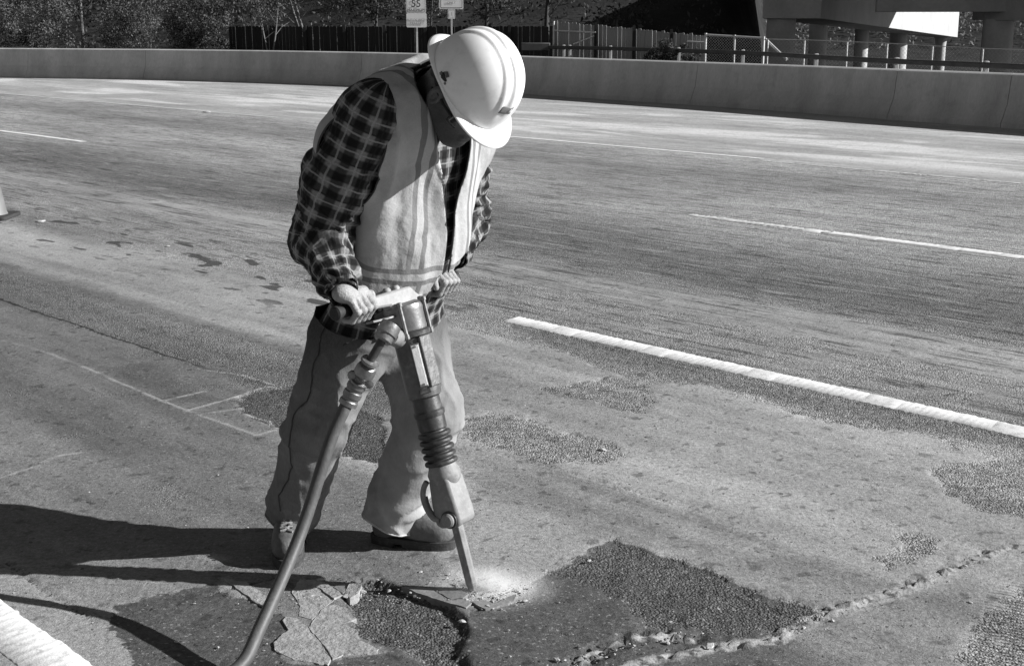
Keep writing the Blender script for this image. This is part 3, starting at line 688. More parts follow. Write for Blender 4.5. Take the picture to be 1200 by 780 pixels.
# ================================================================= SIGNS
white = gmat('sign_white', .85, .5, .04, 3, .05, 50); black = gmat('sign_black_print', .04, .6, .1, 3, .05, 50)
def rounded(w, h, r, n=5):
    P = []
    for cx, cy, a0 in ((w/2-r, h/2-r, 0), (-w/2+r, h/2-r, 90), (-w/2+r, -h/2+r, 180), (w/2-r, -h/2+r, 270)):
        for k in range(n+1): a = R(a0+90*k/n); P.append((cx+r*math.cos(a), cy+r*math.sin(a)))
    return P
def plate_sign(name, w, h, c, mat, parent, t=.006, r=.04, yaw=0):
    mb = MB(); P = rounded(w, h, r); n = len(P)
    V_ = [(c.x+x, c.y-t, c.z+z) for x, z in P]+[(c.x+x, c.y, c.z+z) for x, z in P]
    mb.add(V_, [tuple(range(n)), tuple(reversed(range(n, 2*n)))]+[(i, n+i, n+(i+1) % n, (i+1) % n) for i in range(n)])
    return mb.build(name, mat, parent, smooth=False)
def border(w, h, c, mat, parent, off=.03, th=.018, yoff=.010):
    A_ = rounded(w-2*off, h-2*off, .03); B_ = rounded(w-2*off-2*th, h-2*off-2*th, .02); n = len(A_)
    V_ = [(c.x+x, c.y-yoff, c.z+z) for x, z in A_]+[(c.x+x, c.y-yoff, c.z+z) for x, z in B_]
    MB().add(V_, [(i, (i+1) % n, n+(i+1) % n, n+i) for i in range(n)]).build('printed_border', mat, parent, smooth=False)
def MT(c, yoff=.012):
    M = Matrix(((1, 0, 0, c.x), (0, 0, -1, c.y-yoff), (0, 1, 0, c.z), (0, 0, 0, 1))); return M
YS = 41.0; k_ = YS/1550.0*1.0
s1 = J(488, 16.0, YS); z15 = J(488, 15.5, YS).z
sg = empty('speed_sign', Vector((s1.x, YS, 0)), 'white speed limit sign reading 55 on a thin post behind the barrier', 'sign')
up = Vector((s1.x-.01, YS, z15+.50)); lo_ = Vector((s1.x, YS, z15-.215))
plate_sign('upper_plate', .60, 1.0, up, white, sg); border(.60, 1.0, up, black, sg, .02, .012)
plate_sign('lower_plate', .61, .42, lo_+Vector((0, .0, .003)), white, sg)
text_obj('number_print', '55', .30, MT(Vector((up.x, YS, z15+.175))), black, sg, .001)
text_obj('small_print', 'MAXIMUM', .105, MT(Vector((up.x, YS, z15+.055))), black, sg, .001, spacing=1.1)
text_obj('word_print', 'SPEED\nLIMIT', .17, MT(Vector((up.x, YS, z15+.72))), black, sg, .001)
grey_ink = gmat('faded_sign_print', .35, .6, .1, 3, .05, 50)
text_obj('lower_print', 'AUTOS WITH\nTRAILERS', .10, MT(Vector((lo_.x, YS, lo_.z-.02))), grey_ink, sg, .001)
MB().box((s1.x+.0, YS+.04, (z15-.6)/2+.25), (.05, .05, z15+1.5)).build('sign_post', galv, sg)
s2 = J(529, 11, YS); sg2 = empty('notice_sign', Vector((s2.x, YS, 0)), 'white notice sign with dark border and a small tag plate hanging under it', 'sign')
cc = Vector((s2.x, YS, s2.z+.38)); plate_sign('notice_plate', .72, .76, cc, white, sg2); border(.72, .76, cc, black, sg2, .03, .018)
for k in range(4): text_obj('notice_print', ('NO STOPPING', 'EMERGENCY', 'PARKING', 'ONLY')[k], .095, MT(Vector((cc.x, YS, cc.z+.20-k*.14))), grey_ink, sg2, .001)
tg = Vector((s2.x+.0, YS, s2.z-.145)); plate_sign('tag_plate', .22, .28, tg, white, sg2, .006, .03); border(.22, .28, tg, grey_ink, sg2, .015, .014)
text_obj('tag_print', '1', .15, MT(tg-Vector((0, 0, .05))), grey_ink, sg2, .001)
MB().box((s2.x, YS+.04, s2.z/2), (.045, .05, s2.z+1.0)).build('sign_post', galv, sg2)

# ================================================================= BRIDGE
bc = gmat('bridge_concrete', .42, .85, .15, .5, .3, 8, dirt=.3, dirt_tone=.28)
br_ = empty('overpass_bridge', J(1000, 70, 70), 'concrete overpass with deep pier caps and a row of columns at upper right', 'bridge')
def quadbox(P, name, mat=bc, par=br_):
    """P: four bottom corners then four top corners"""
    MB().add(P, [(3, 2, 1, 0), (4, 5, 6, 7), (0, 1, 5, 4), (1, 2, 6, 5), (2, 3, 7, 6), (3, 0, 4, 7)]).build(name, mat, par, smooth=False, bevel=.03)
def beam(a, b, wa, wb, ha, hb, name):
    """a, b: bottom points of its near long edge; it runs back from there"""
    d = (b-a); u = Vector((d.x, d.y, 0)).normalized(); n = Vector((-u.y, u.x, 0)); n = n if n.x < 0 else -n
    quadbox([a, b, b+n*wb, a+n*wa, a+Vector((0, 0, ha)), b+Vector((0, 0, hb)), b+n*wb+Vector((0, 0, hb)), a+n*wa+Vector((0, 0, ha))], name)
pa, pb = J(962, 22, 60), J(1122, 44, 128)
beam(pa, pb, 2.6, 2.6, 2.6, 2.35, 'pier_cap')
def column(px0, px1, Yc, ytop, name='column', rnd_=False):
    p0, p1 = J(px0, ytop, Yc), J(px1, ytop, Yc); w = (p1.x-p0.x); cx = (p0.x+p1.x)/2
    mb = MB(); zb = tz(cx, Yc)-.5
    if rnd_:
        mb.lathe([(w*.5, zb), (w*.5, p0.z-.9), (w*.56, p0.z-.35), (w*.75, p0.z+.05)], Matrix.Translation((cx, Yc+w/2, 0)), 20)
    else:
        mb.lathe([(w*.5412, zb), (w*.5412, p0.z+.05)], Matrix.Translation((cx, Yc+w*.5, 0)) @ Matrix.Rotation(R(22.5), 4, 'Z'), 8)
    mb.build(name, bc, br_, ang=50)
column(903, 935, 61, 21); column(952, 972, 74, 25); column(1005, 1020, 90, 31); column(1047, 1066, 105, 37); column(1099, 1111, 126, 42, rnd_=True)
# near right pier
pc, pd = J(1153, 24, 58), J(1280, 25, 50)
quadbox([pc, pd, pd+Vector((2, 3, 0)), pc+Vector((.5, 3, 0)), pc+Vector((0, 0, 2.2)), pd+Vector((0, 0, 2.2)), pd+Vector((2, 3, 2.2)), pc+Vector((.5, 3, 2.2))], 'pier_cap')
column(1160, 1193, 57, 24)
# deck resting on the caps
dz = pa.z+2.6
MB().prism([(10, 54), (40, 47), (30.5, 76), (28.5, 84), (29.4, 96), (29.0, 112), (19, 116)], dz, dz+1.4).build('bridge_deck', bc, br_, smooth=False, bevel=.03)
g0, g1 = J(1122, 14, 66), J(1170, 14, 60)
quadbox([Vector((15.4, 57.5, 1.92)), Vector((21.5, 56.0, 1.92)), Vector((21.7, 57.0, 1.92)), Vector((15.6, 58.5, 1.92)), Vector((15.4, 57.5, 4.5)), Vector((21.5, 56.0, 4.5)), Vector((21.7, 57.0, 4.5)), Vector((15.6, 58.5, 4.5))], 'deck_girder')

# ================================================================= TREES AND SHRUBS
def leafmat(name, tone, var=.5):
    s = Sh(name); t = s.m('MULTIPLY', s.attr('tone'), tone)
    p = s.nt.nodes.new('ShaderNodeBsdfPrincipled'); s.put(p.inputs['Base Color'], t); p.inputs['Roughness'].default_value = .7; p.inputs['Specular IOR Level'].default_value = .15
    tr = s.nt.nodes.new('ShaderNodeBsdfTranslucent'); s.put(tr.inputs[0], t); mx = s.nt.nodes.new('ShaderNodeMixShader'); mx.inputs[0].default_value = .25
    s.nt.links.new(p.outputs[0], mx.inputs[1]); s.nt.links.new(tr.outputs[0], mx.inputs[2]); s.nt.links.new(mx.outputs[0], s.out.inputs[0]); return s.mat
lf = leafmat('shaded_leaf', .058); lf2 = leafmat('pale_leaf', .17); lf3 = leafmat('mid_leaf', .095)
bark = gmat('dark_bark', .07, .9, .4, 3, .6, 20, stretch=(1, 1, .3)); bark_p = gmat('pale_smooth_bark', .15, .7, .25, 3, .3, 20)
def leaves(C, n, size, rng, droop=.0, aspect=.45):
    """C: list of (centre, radius) clumps -> rhombic leaves"""
    C = np.array(C, dtype=np.float32); k = rng.integers(0, len(C), n)
    dirs = rng.normal(size=(n, 3)); dirs /= np.linalg.norm(dirs, axis=1)[:, None]
    P = C[k, :3]+dirs*(C[k, 3]*rng.random(n)**.45)[:, None]
    a = rng.normal(size=(n, 3)); a[:, 2] -= droop*2; a /= np.linalg.norm(a, axis=1)[:, None]
    b = np.cross(a, rng.normal(size=(n, 3))); b /= np.linalg.norm(b, axis=1)[:, None]
    s = size*(.6+.8*rng.random(n))[:, None]
    V = np.stack([P-a*s*.5, P+b*s*aspect*.5, P+a*s*.5, P-b*s*aspect*.5], axis=1).reshape(-1, 3)
    ct = rng.uniform(.45, 1.7, len(C)); tone = np.repeat(ct[k]*rng.uniform(.6, 1.4, n), 4)
    return V, np.arange(4*n).reshape(-1, 4), tone
def tree(label, px, Y, h, crown, trunks, mat, n=3500, size=.16, name='tree', cat='tree', group='trees and shrubs behind the barrier', seed=1, droop=.2, clumps=60, bmat=bark, aspect=.45):
    rng = np.random.default_rng(seed); x = J(px, 40, Y).x; z = tz(x, Y); root = empty(name, Vector((x, Y, z)), label, cat, group)
    (cz, rx, rz) = crown; C = []
    for i in range(clumps):
        d = rng.normal(size=3); d /= np.linalg.norm(d); rr = rng.random()**.4
        C.append((x+d[0]*rx*rr, Y+d[1]*rx*.8*rr, z+cz+d[2]*rz*rr, rng.uniform(.18, .42)*min(rx, rz)*.9))
    V, Q, t = leaves(C, n, size, rng, droop, aspect); me = mkmesh('crown', V, Q, False); attr(me, 'tone', t); link('crown', me, mat, root)
    mb = MB()
    for dx0, dx1, r0, hh in trunks:
        p0 = Vector((x+dx0, Y, z-.2)); p1 = Vector((x+dx1, Y+rng.uniform(-.3, .3), z+hh)); mid = p0.lerp(p1, .5)+Vector((rng.uniform(-.1, .1)*hh*.3, 0, 0))
        pts = bez([p0, mid, p1], 8); mb.tube(pts, [r0*(1-.7*i/8) for i in range(9)], 8)
        for b in range(5):
            q = pts[3+b]; e = q+Vector((rng.uniform(-1, 1)*rx*.6, rng.uniform(-.5, .5), rng.uniform(.3, 1)*hh*.25)); mb.tube([q, q.lerp(e, .5)+Vector((0, 0, .1)), e], [r0*.35, r0*.22, r0*.08], 5)
    mb.build('trunk', bmat, root)
T_ = [
 ('dark spreading shrub at the far left behind the barrier', 30, 60, 4, (1.5, 2.2, 1.7), [(0, .2, .08, 2)], lf3, 9900, 0.108),
 ('tree with a bright pale trunk left of the middle shrubs', 100, 62, 8, (5.4, 2.6, 2.6), [(-.1, .15, .09, 6.5)], lf, 9000, 0.122),
 ('small grey leaved shrub right of the pale trunk', 150, 61, 3.5, (1.7, 1.5, 1.5), [(0, .2, .05, 1.6)], lf3, 6300, 0.094),
 ('loose shrub with light sprays in front of dark undergrowth', 172, 66, 6, (3.4, 2.0, 2.2), [(0, .3, .08, 3)], lf2, 3960, 0.094),
 ('rounded grey green bush bulging beside the dark gap', 240, 58, 4.5, (1.6, 1.75, 1.9), [(0, -.2, .08, 2)], lf3, 12600, 0.101),
 ('thin young tree with a forked pale stem by the dark fence', 316, 57, 5, (3.2, 1.4, 1.5), [(0, .5, .045, 3.4), (0, -.5, .04, 3)], lf3, 2880, 0.094),
 ('tree with two long leaning trunks crossing the gap', 362, 62, 8, (5.2, 2.6, 2.4), [(.15, -1.2, .09, 5), (.3, -.9, .07, 4.4)], lf, 7560, 0.115),
 ('sapling with thin stems standing left of the speed sign', 386, 60, 5, (3.5, 1.3, 1.4), [(-.05, .1, .04, 3.6), (.25, .6, .03, 3)], lf3, 2700, 0.094),
 ('bushy tree with sunlit leaf tufts just left of the speed sign', 440, 60, 6, (3.7, 1.9, 1.6), [(0, .2, .1, 3.4)], lf3, 9360, 0.108),
 ('feathery tree between the two white signs', 506, 58, 6, (3.5, 1.3, 1.9), [(0, .1, .07, 3.2)], lf3, 5760, 0.101),
 ('tall dark tree behind the hard hat', 570, 64, 9, (4.8, 2.8, 2.9), [(0, .2, .15, 4)], lf, 9360, 0.122),
 ('wide dark tree over the left end of the plank fence', 640, 66, 9, (5.6, 3.0, 2.8), [(0, .3, .16, 5)], lf, 9360, 0.122),
 ('low round bush growing over the guard rail by the plank fence', 790, 46.5, 1.2, (.35, .95, .62), [(0, .1, .04, .5)], lf, 5760, 0.079),
]
for i, t in enumerate(T_):
    tree(t[0], t[1], t[2], t[3], t[4], t[5], t[6], t[7], t[8], seed=20+i, bmat=bark_p if i in (1, 5, 6, 7) else bark,
         name='bush' if 'bush' in t[0] or 'shrub' in t[0] else 'tree', cat='bush' if 'bush' in t[0] or 'shrub' in t[0] else 'tree')
# light twiggy trees seen past the bridge
for i, (px, Y, cz, rx, rz, m, n) in enumerate(((975, 225, 8, 7, 6, lf2, 4200), (1040, 228, 8, 7, 6, lf2, 4200), (1078, 230, 7, 5, 6, lf3, 3000), (1140, 222, 7.5, 6, 7, lf2, 4200), (1190, 218, 7, 7, 6, lf3, 4200))):
    tree(('pale shrub framed by the bridge columns', 'pale bushy tree seen between the middle bridge columns', 'grey shrub beside the bright round column', 'twiggy tree between the sunlit cap and the right pier', 'leafy tree behind the right hand pier')[i],
         px, Y, 8, (cz, rx, rz), [(0, .5, .14, 7), (.3, -1.2, .1, 6)], m, n, .34, seed=60+i, group='trees seen past the bridge', bmat=bark_p if i == 3 else bark)
# undergrowth that covers the slope and the foot of the trees
rng = np.random.default_rng(3)
def cover(name, n, xr, yr, er, size, mat, lift, clump=.8, droop=.5, zt=0):
    C = []
    while len(C) < 900:
        x, y = rng.uniform(*xr), rng.uniform(*yr); e = float(beyond(x, y)[0])
        if er[0] < e < er[1]: C.append((x, y, tz(x, y)+rng.uniform(0, lift), rng.uniform(.5, 1.2)*clump))
    V, Q, t = leaves(C, n, size, rng, droop); me = mkmesh(name, V, Q, False); attr(me, 'tone', t); tag(link(name, me, mat), kind='stuff', label='dense dark undergrowth covering the slope behind the trees' if 'under' in name else 'sunlit brush covering the far slope beyond the bridge', cat='undergrowth')
cover('undergrowth', 70000, (-75, 9), (40, 150), (27, 75), .24, lf, 6.5, 1.5)
cover('distant_brush', 34000, (30, 120), (175, 270), (60, 400), .55, lf2, 5.0, 4)

# ================================================================= TRAFFIC CONE at the left edge
cone_m = gmat('dull_cone_plastic', .15, .55, .15, 8, .1, 40, dirt=.5, dirt_tone=.2); cone_w = gmat('reflective_collar', .8, .45, .08, 20, .1, 90)
rub = gmat('black_cone_base', .03, .8, .3, 8, .3, 40)
cb = G(-11, 255); cn = empty('traffic_cone', cb, 'traffic cone with pale collar and dark base, cut by the left edge', 'cone')
MT_ = Matrix.Translation(cb)
MB().lathe([(.145, .03), (.135, .05), (.085, .36)], MT_, 32, close=False).build('cone_body', cone_m, cn)
MB().lathe([(.0865, .355), (.086, .36), (.060, .53), (.0595, .535)], MT_, 32, close=False).build('collar', cone_w, cn)
MB().lathe([(.060, .53), (.035, .70), (.028, .71), (.02, .70)], MT_, 32, close=False).build('cone_tip', cone_m, cn)
MB().prism([(cb.x+x, cb.y+y) for x, y in rounded(.40, .40, .05)], .0, .032).build('base', rub, cn, bevel=.006)
# ================================================================= LOOSE CHIPS AND GRIT
chip_m = gmat('broken_concrete_chip', .42, .85, .25, 60, .5, 200); chip_d = gmat('dark_asphalt_chip', .07, .9, .3, 60, .5, 200)
def rock(c, r, seed, flat=.55):
    rnd = random.Random(seed); V_ = []; F_ = []
    P = (1+5**.5)/2
    ic = [(-1, P, 0), (1, P, 0), (-1, -P, 0), (1, -P, 0), (0, -1, P), (0, 1, P), (0, -1, -P), (0, 1, -P), (P, 0, -1), (P, 0, 1), (-P, 0, -1), (-P, 0, 1)]
    fc = [(0, 11, 5), (0, 5, 1), (0, 1, 7), (0, 7, 10), (0, 10, 11), (1, 5, 9), (5, 11, 4), (11, 10, 2), (10, 7, 6), (7, 1, 8), (3, 9, 4), (3, 4, 2), (3, 2, 6), (3, 6, 8), (3, 8, 9), (4, 9, 5), (2, 4, 11), (6, 2, 10), (8, 6, 7), (9, 8, 1)]
    an = rnd.uniform(0, 6.28); ca, sa = math.cos(an), math.sin(an); ex = rnd.uniform(1, 1.9)
    for x, y, z in ic:
        k = r/1.9*rnd.uniform(.7, 1.25); x, y, z = x*k*ex, y*k, z*k*flat; V_.append((c[0]+x*ca-y*sa, c[1]+x*sa+y*ca, c[2]+z))
    return V_, fc
def scatter(name, lst, mat, label):
    mb = MB()
    for i, (c, r) in enumerate(lst): mb.add(*rock(c, r, i+len(name)*100))
    o = mb.build(name, mat, smooth=False); tag(o, label, 'grit', kind='stuff')
chips_scale = .75
rnd = random.Random(11); L1, L2 = [], []
for _ in range(420):
    px, py = rnd.uniform(0, 1200), rnd.uniform(470, 790); p = G(px, py); r = .0012+.003*rnd.random()**4; L1.append(((p.x, p.y, r*.2), r))
for _ in range(200):
    a, b = rnd.choice([((690, 770), (812, 742)), ((640, 790), (700, 765)), ((552, 706), (610, 700)), ((400, 690), (545, 706)), ((900, 748), (1200, 640)), ((330, 700), (420, 690))])
    t = rnd.random(); px = a[0]+(b[0]-a[0])*t+rnd.gauss(0, 9); py = a[1]+(b[1]-a[1])*t+rnd.gauss(0, 6); p = G(px, py); r = .0018+.006*rnd.random()**3; (L1 if rnd.random() < .6 else L2).append(((p.x, p.y, r*.3), r))
for _ in range(260):
    px, py = rnd.gauss(565, 26), rnd.gauss(690, 9); p = G(px, py); r = .001+.003*rnd.random()**2; L1.append(((p.x, p.y, r*.3+.003), r))
scatter('pale_grit', L1, chip_m, 'pale concrete grit and dust crumbs scattered over the road'); scatter('dark_grit', L2, chip_d, 'dark asphalt crumbs lying along the broken edges')
chips = [((407, 699), .022, 'pale broken chip on the rim of the dark hole, left of its top corner'), ((424, 693), .016, 'small pale chip resting at the top edge of the dark hole'), ((541, 728), .013, 'small white chip at the right rim of the dark hole'),
         ((376, 679), .012, 'pale chip under the right boot toe beside the hose'), ((493, 670), .009, 'tiny pale pebble on the smooth surface between the boots and the chisel'), ((560, 690), .018, 'crumbling chip right at the chisel point'),
         ((706, 527), .018, 'flat pale chip at the right end of the rough patch'), ((690, 657), .010, 'small bright pebble at the edge of the rough dark patch'),
         ((48, 260), .045, 'white litter scrap beside the traffic cone'), ((196, 289), .03, 'pale chip on the light band left of the worker'), ((243, 132), .10, 'pale raised marker by the far edge line'), ((1137, 706), .010, 'pale flat stone on the dark ground at lower right'), ((832, 758), .020, 'crumbled lump on the pale ridge')]
for i, (pp, r, lb) in enumerate(chips):
    r *= chips_scale; p = G(*pp); mb = MB().add(*rock((p.x, p.y, r*.2), r, 300+i, .45 if r < .015 else .22)); o = mb.build('concrete_chip', chip_m, smooth=False, bevel=r*.12, origin=p); tag(o, lb, 'chip', 'loose chips on the road')
# ================================================================= JACKHAMMER
iron = gmat('dark_oily_iron', .055, .42, .4, 12, .25, 80, metal=.35, dirt=.5, dirt_tone=.16)
steel2 = gmat('worn_bare_steel', .22, .38, .3, 14, .2, 90, metal=.7, dirt=.5, dirt_tone=.30)
dusty = gmat('dusty_grey_casting', .23, .65, .25, 16, .35, 70, metal=.15, dirt=.5, dirt_tone=.42)
bright = gmat('bright_scuffed_alloy', .28, .5, .2, 22, .3, 70, metal=.1, dirt=.75, dirt_tone=.28)
cast = gmat('oily_cast_iron', .10, .42, .35, 14, .4, 60, metal=.35, dirt=.6, dirt_tone=.27)
rubber = gmat('black_rubber_grip', .018, .7, .3, 20, .3, 90)
plate_al = gmat('scratched_alloy_plate', .62, .5, .12, 20, .25, 120, metal=.3, dirt=.5, dirt_tone=.45)
TIP = G(555, 692); HR, HL = J(398, 366, 3.53), J(524, 328, 3.970)
TOP = HR.lerp(HL, .53); HB = (HL-HR).normalized()          # bar direction, right hand to left hand
ZA = (TOP-TIP).normalized(); LEN = (TOP-TIP).length; XA = (HB-ZA*HB.dot(ZA)).normalized(); YA = ZA.cross(XA)
if YA.x > 0: pass
FA = -YA if (-YA).dot(Vector((.79, -.61, 0))) > 0 else YA       # the face turned away from the worker
JM = Matrix((XA, YA, ZA)).transposed().to_4x4(); JM.translation = TIP; JM = JM @ Matrix.Diagonal((.90, .90, LEN/1.012, 1))
def T_(x, y, z, rx=0, ry=0, rz=0): return JM @ Matrix.Translation((x, y, z)) @ Matrix.Rotation(rz, 4, 'Z') @ Matrix.Rotation(ry, 4, 'Y') @ Matrix.Rotation(rx, 4, 'X')
fs = 1 if FA.dot(YA) > 0 else -1                               # sign of local y that looks forward
jh = empty('jackhammer', TIP, 'heavy pneumatic jackhammer with ribbed spring sleeve standing on its chisel in the broken pavement', 'jackhammer')
k = LEN/.9
def LJ(prof, name, mat, M=None, seg=32, **kw): return MB().lathe(prof, M or JM, seg, **kw).build(name, mat, jh)
# chisel
mb = MB(); mb.lathe([(.004, -.012), (.014, .0), (.020, .03), (.020, .29)], JM, 8); mb.build('chisel', dusty, jh, smooth=False, bevel=.0015)
# retainer housing: a yoke plate with a big bolt on the near side and a bent latch bar
def slab(outline, x0, x1, name, mat, bevel=.006, axis='x'):
    n = len(outline); V_ = [JM @ Vector((x0, y, z)) for y, z in outline]+[JM @ Vector((x1, y, z)) for y, z in outline]
    mb = MB(); mb.add(V_, [tuple(range(n)), tuple(reversed(range(n, 2*n)))]+[(i, n+i, n+(i+1) % n, (i+1) % n) for i in range(n)])
    o = mb.build(name, mat, jh, smooth=True, bevel=bevel, ang=30); return o
# the slab's plane holds local y (forward) and z
hs = [(-.050, .245), (-.03, .232), (.035, .232), (.050, .245), (.050, .275), (.046, .32), (.040, .385), (.036, .40), (-.036, .40), (-.040, .37), (-.048, .31)]
slab([(fs*y, z) for y, z in (hs if fs > 0 else hs)], -.048, .048, 'retainer_housing', dusty, .010)
LJ([(.040, .37), (.052, .385), (.055, .41), (.047, .43), (.045, .44)], 'housing_collar', dusty)
bm_ = T_(-.050, fs*.012, .262, ry=R(-90)); MB().lathe([(.024, 0), (.024, .010), (.019, .016), (.008, .017)], bm_, 20).build('retainer_bolt', dusty, jh)
bm2 = T_(-.048, fs*.012, .262, ry=R(-90)); MB().lathe([(.030, -.002), (.030, .004)], bm2, 24).build('bolt_washer', iron, jh)
lt = [JM @ Vector(v) for v in ((-.046, -fs*.030, .262), (-.052, -fs*.050, .275), (-.052, -fs*.066, .31), (-.050, -fs*.070, .345), (-.048, -fs*.060, .375), (-.044, -fs*.044, .395))]
MB().tube(bez(lt, 16), .0085, 10).build('latch_bar', dusty, jh)
lt2 = [JM @ Vector(v) for v in ((-.010, -fs*.040, .245), (-.020, -fs*.062, .26), (-.024, -fs*.080, .30), (-.022, -fs*.084, .34))]
MB().tube(bez(lt2, 12), .008, 10).build('latch_bar', dusty, jh)
# spring sleeve with ribs, then the plain dark barrel
pr = [(.040, .425)]
for i in range(5):
    z = .437+i*.0235; pr += [(.043, z), (.053, z+.004), (.0555, z+.010), (.053, z+.016), (.043, z+.020)]
pr += [(.042, .56)]
LJ(pr, 'spring_sleeve', iron, seg=40)
LJ([(.042, .555), (.047, .56), (.047, .60), (.051, .605), (.052, .618), (.047, .624), (.046, .655), (.0455, .675)], 'lower_barrel', iron, seg=36)
MB().box((0, 0, 0), (.02, .03, .03)).build('tmp', iron)if False else None
# main cylinder with flat faces and the long plate
cy = [(.046, .665), (.056, .672), (.058, .70), (.056, .86), (.058, .875)]
cy = [(r, z*k if False else z) for r, z in cy]
LJ(cy, 'main_cylinder', cast, seg=36)
def along(outline, nrm, c, name, mat, th=.006, bevel=.002):
    """a plate lying against the cylinder: outline in (side, z), nrm in local xy"""
    nv = Vector((nrm[0], nrm[1], 0)).normalized(); sv = Vector((0, 0, 1)).cross(nv); n = len(outline)
    V_ = [JM @ (nv*c+sv*a+Vector((0, 0, z))) for a, z in outline]+[JM @ (nv*(c+th)+sv*a+Vector((0, 0, z))) for a, z in outline]
    mb = MB(); mb.add(V_, [tuple(reversed(range(n))), tuple(range(n, 2*n))]+[(i, (i+1) % n, n+(i+1) % n, n+i) for i in range(n)])
    return mb.build(name, mat, jh, smooth=False, bevel=bevel)
# direction that faces the viewer: near side and forward
vn = JM.to_3x3().inverted() @ Vector((.22, -.97, 0)); vn = (vn.x, vn.y)
vf = JM.to_3x3().inverted() @ Vector((.80, -.60, 0)); vf = (vf.x, vf.y)
along([(-.024, .70), (.024, .70), (.026, .868), (-.026, .868)], vf, .050, 'side_rib', cast, .014, .003)
along([(-.0155, .705), (-.0155, .850), (.0155, .850), (.0155, .705)], vn, .0565, 'plate_frame', cast, .006, .002)
along([(-.0125, .71), (-.0125, .845), (.0125, .845), (.0125, .71)], vn, .0622, 'name_plate', plate_al, .004, .0015)
for z in (.715, .84):
    nv = Vector((vn[0], vn[1], 0)).normalized(); MB().lathe([(.004, 0), (.004, .003)], JM @ (Matrix.Translation(nv*.066+Vector((0, 0, z))) @ nv.to_track_quat('Z', 'Y').to_matrix().to_4x4()), 10).build('rivet', steel2, jh)
along([(-.020, .685), (.020, .685), (.018, .70), (-.018, .70)], vn, .050, 'slot_plate', iron, .012)
# head block: a flanged drum with bolts, dark towards the worker
LJ([(.056, .865), (.072, .872), (.074, .885), (.066, .892)], 'lower_flange', iron, seg=36)
LJ([(.064, .888), (.0655, .90), (.0655, .955), (.067, .962), (.064, .975), (.045, .985)], 'head_drum', steel2, seg=36)
slab([(-fs*.02, .885), (-fs*.09, .90), (-fs*.095, .965), (-fs*.03, .985), (fs*.03, .985), (fs*.045, .93), (fs*.02, .885)], -.045, .045, 'valve_block', iron, .008)
for a in (-150, -65, -20, 60, 120):
    c_, s_ = math.cos(R(a)), math.sin(R(a)); x, y = .071*c_, .071*s_*1
    MB().lathe([(.009, .868), (.0095, .872), (.0095, .885), (.0065, .886), (.0065, .975), (.0095, .976), (.0095, .988), (.005, .990)], JM @ Matrix.Translation((x, y, 0)), 6).build('through_bolt', steel2, jh, smooth=False)
# handle: bright alloy cross bar with bosses, black grips at both ends, a trigger lever below
zc_ = LEN; BM = Matrix((YA, ZA, XA)).transposed().to_4x4(); BM.translation = TOP     # local z runs along the bar
hl = (HL-HR).length; a0 = -(TOP-HR).length; a1 = (HL-TOP).length
dirz = (JM.to_3x3() @ Vector((0, 0, 1)))
XB = HB; ZB = (ZA-HB*ZA.dot(HB)).normalized(); YB = ZB.cross(XB); BM = Matrix((YB, ZB, XB)).transposed().to_4x4(); BM.translation = TOP
zt = LEN-.0
def bar_out(pts, x0, x1, name, mat, bevel=.004):
    """outline in (along bar, up), thickness across"""
    n = len(pts); V_ = [BM @ Vector((x0, u, a)) for a, u in pts]+[BM @ Vector((x1, u, a)) for a, u in pts]
    mb = MB(); mb.add(V_, [tuple(range(n)), tuple(reversed(range(n, 2*n)))]+[(i, n+i, n+(i+1) % n, (i+1) % n) for i in range(n)])
    return mb.build(name, mat, jh, smooth=True, bevel=bevel, ang=30)
bar_out([(a0+.115, -.018), (-.075, -.024), (-.06, -.038), (.06, -.038), (.08, -.024), (a1-.10, -.016), (a1-.10, .014), (.09, .017), (-.09, .017), (a0+.115, .014)], -.020, .020, 'handle_bar', bright, .007)
for a in (-.055, -.012, .030):
    MB().lathe([(.013, 0), (.013, .010), (.009, .016), (.004, .017)], BM @ Matrix.Translation((0, .012, a)) @ Matrix.Rotation(R(-90), 4, 'X'), 14).build('cap_boss', bright, jh)
MB().lathe([(.016, a0+.10), (.0175, a0+.105), (.0175, a0-.005), (.020, a0-.010), (.020, a0-.020), (.015, a0-.024)][::-1], BM, 20).build('grip', rubber, jh)
MB().lathe([(.016, a1-.12), (.0175, a1-.115), (.0175, a1+.03), (.020, a1+.035), (.020, a1+.045), (.015, a1+.049)], BM, 20).build('grip', rubber, jh)
lv = [BM @ Vector((0, u, a)) for a, u in ((.07, -.035), (.045, -.05), (-.02, -.056), (-.10, -.055), (-.16, -.052))]
mb = MB(); n = len(lv)
for i in range(n-1):
    c_ = (lv[i]+lv[i+1])/2; d = lv[i+1]-lv[i]; M_ = frame(d, YB); mb.box(c_, (.030, .007, d.length+.004), M_.to_3x3())
mb.build('trigger_lever', steel2, jh, smooth=False, bevel=.002)
rod = [BM @ Vector((.035, u, a)) for a, u in ((.075, .03), (.082, .0), (.080, -.05), (.078, -.10))]
MB().tube(bez(rod, 12), .007, 10).build('side_rod', steel2, jh)
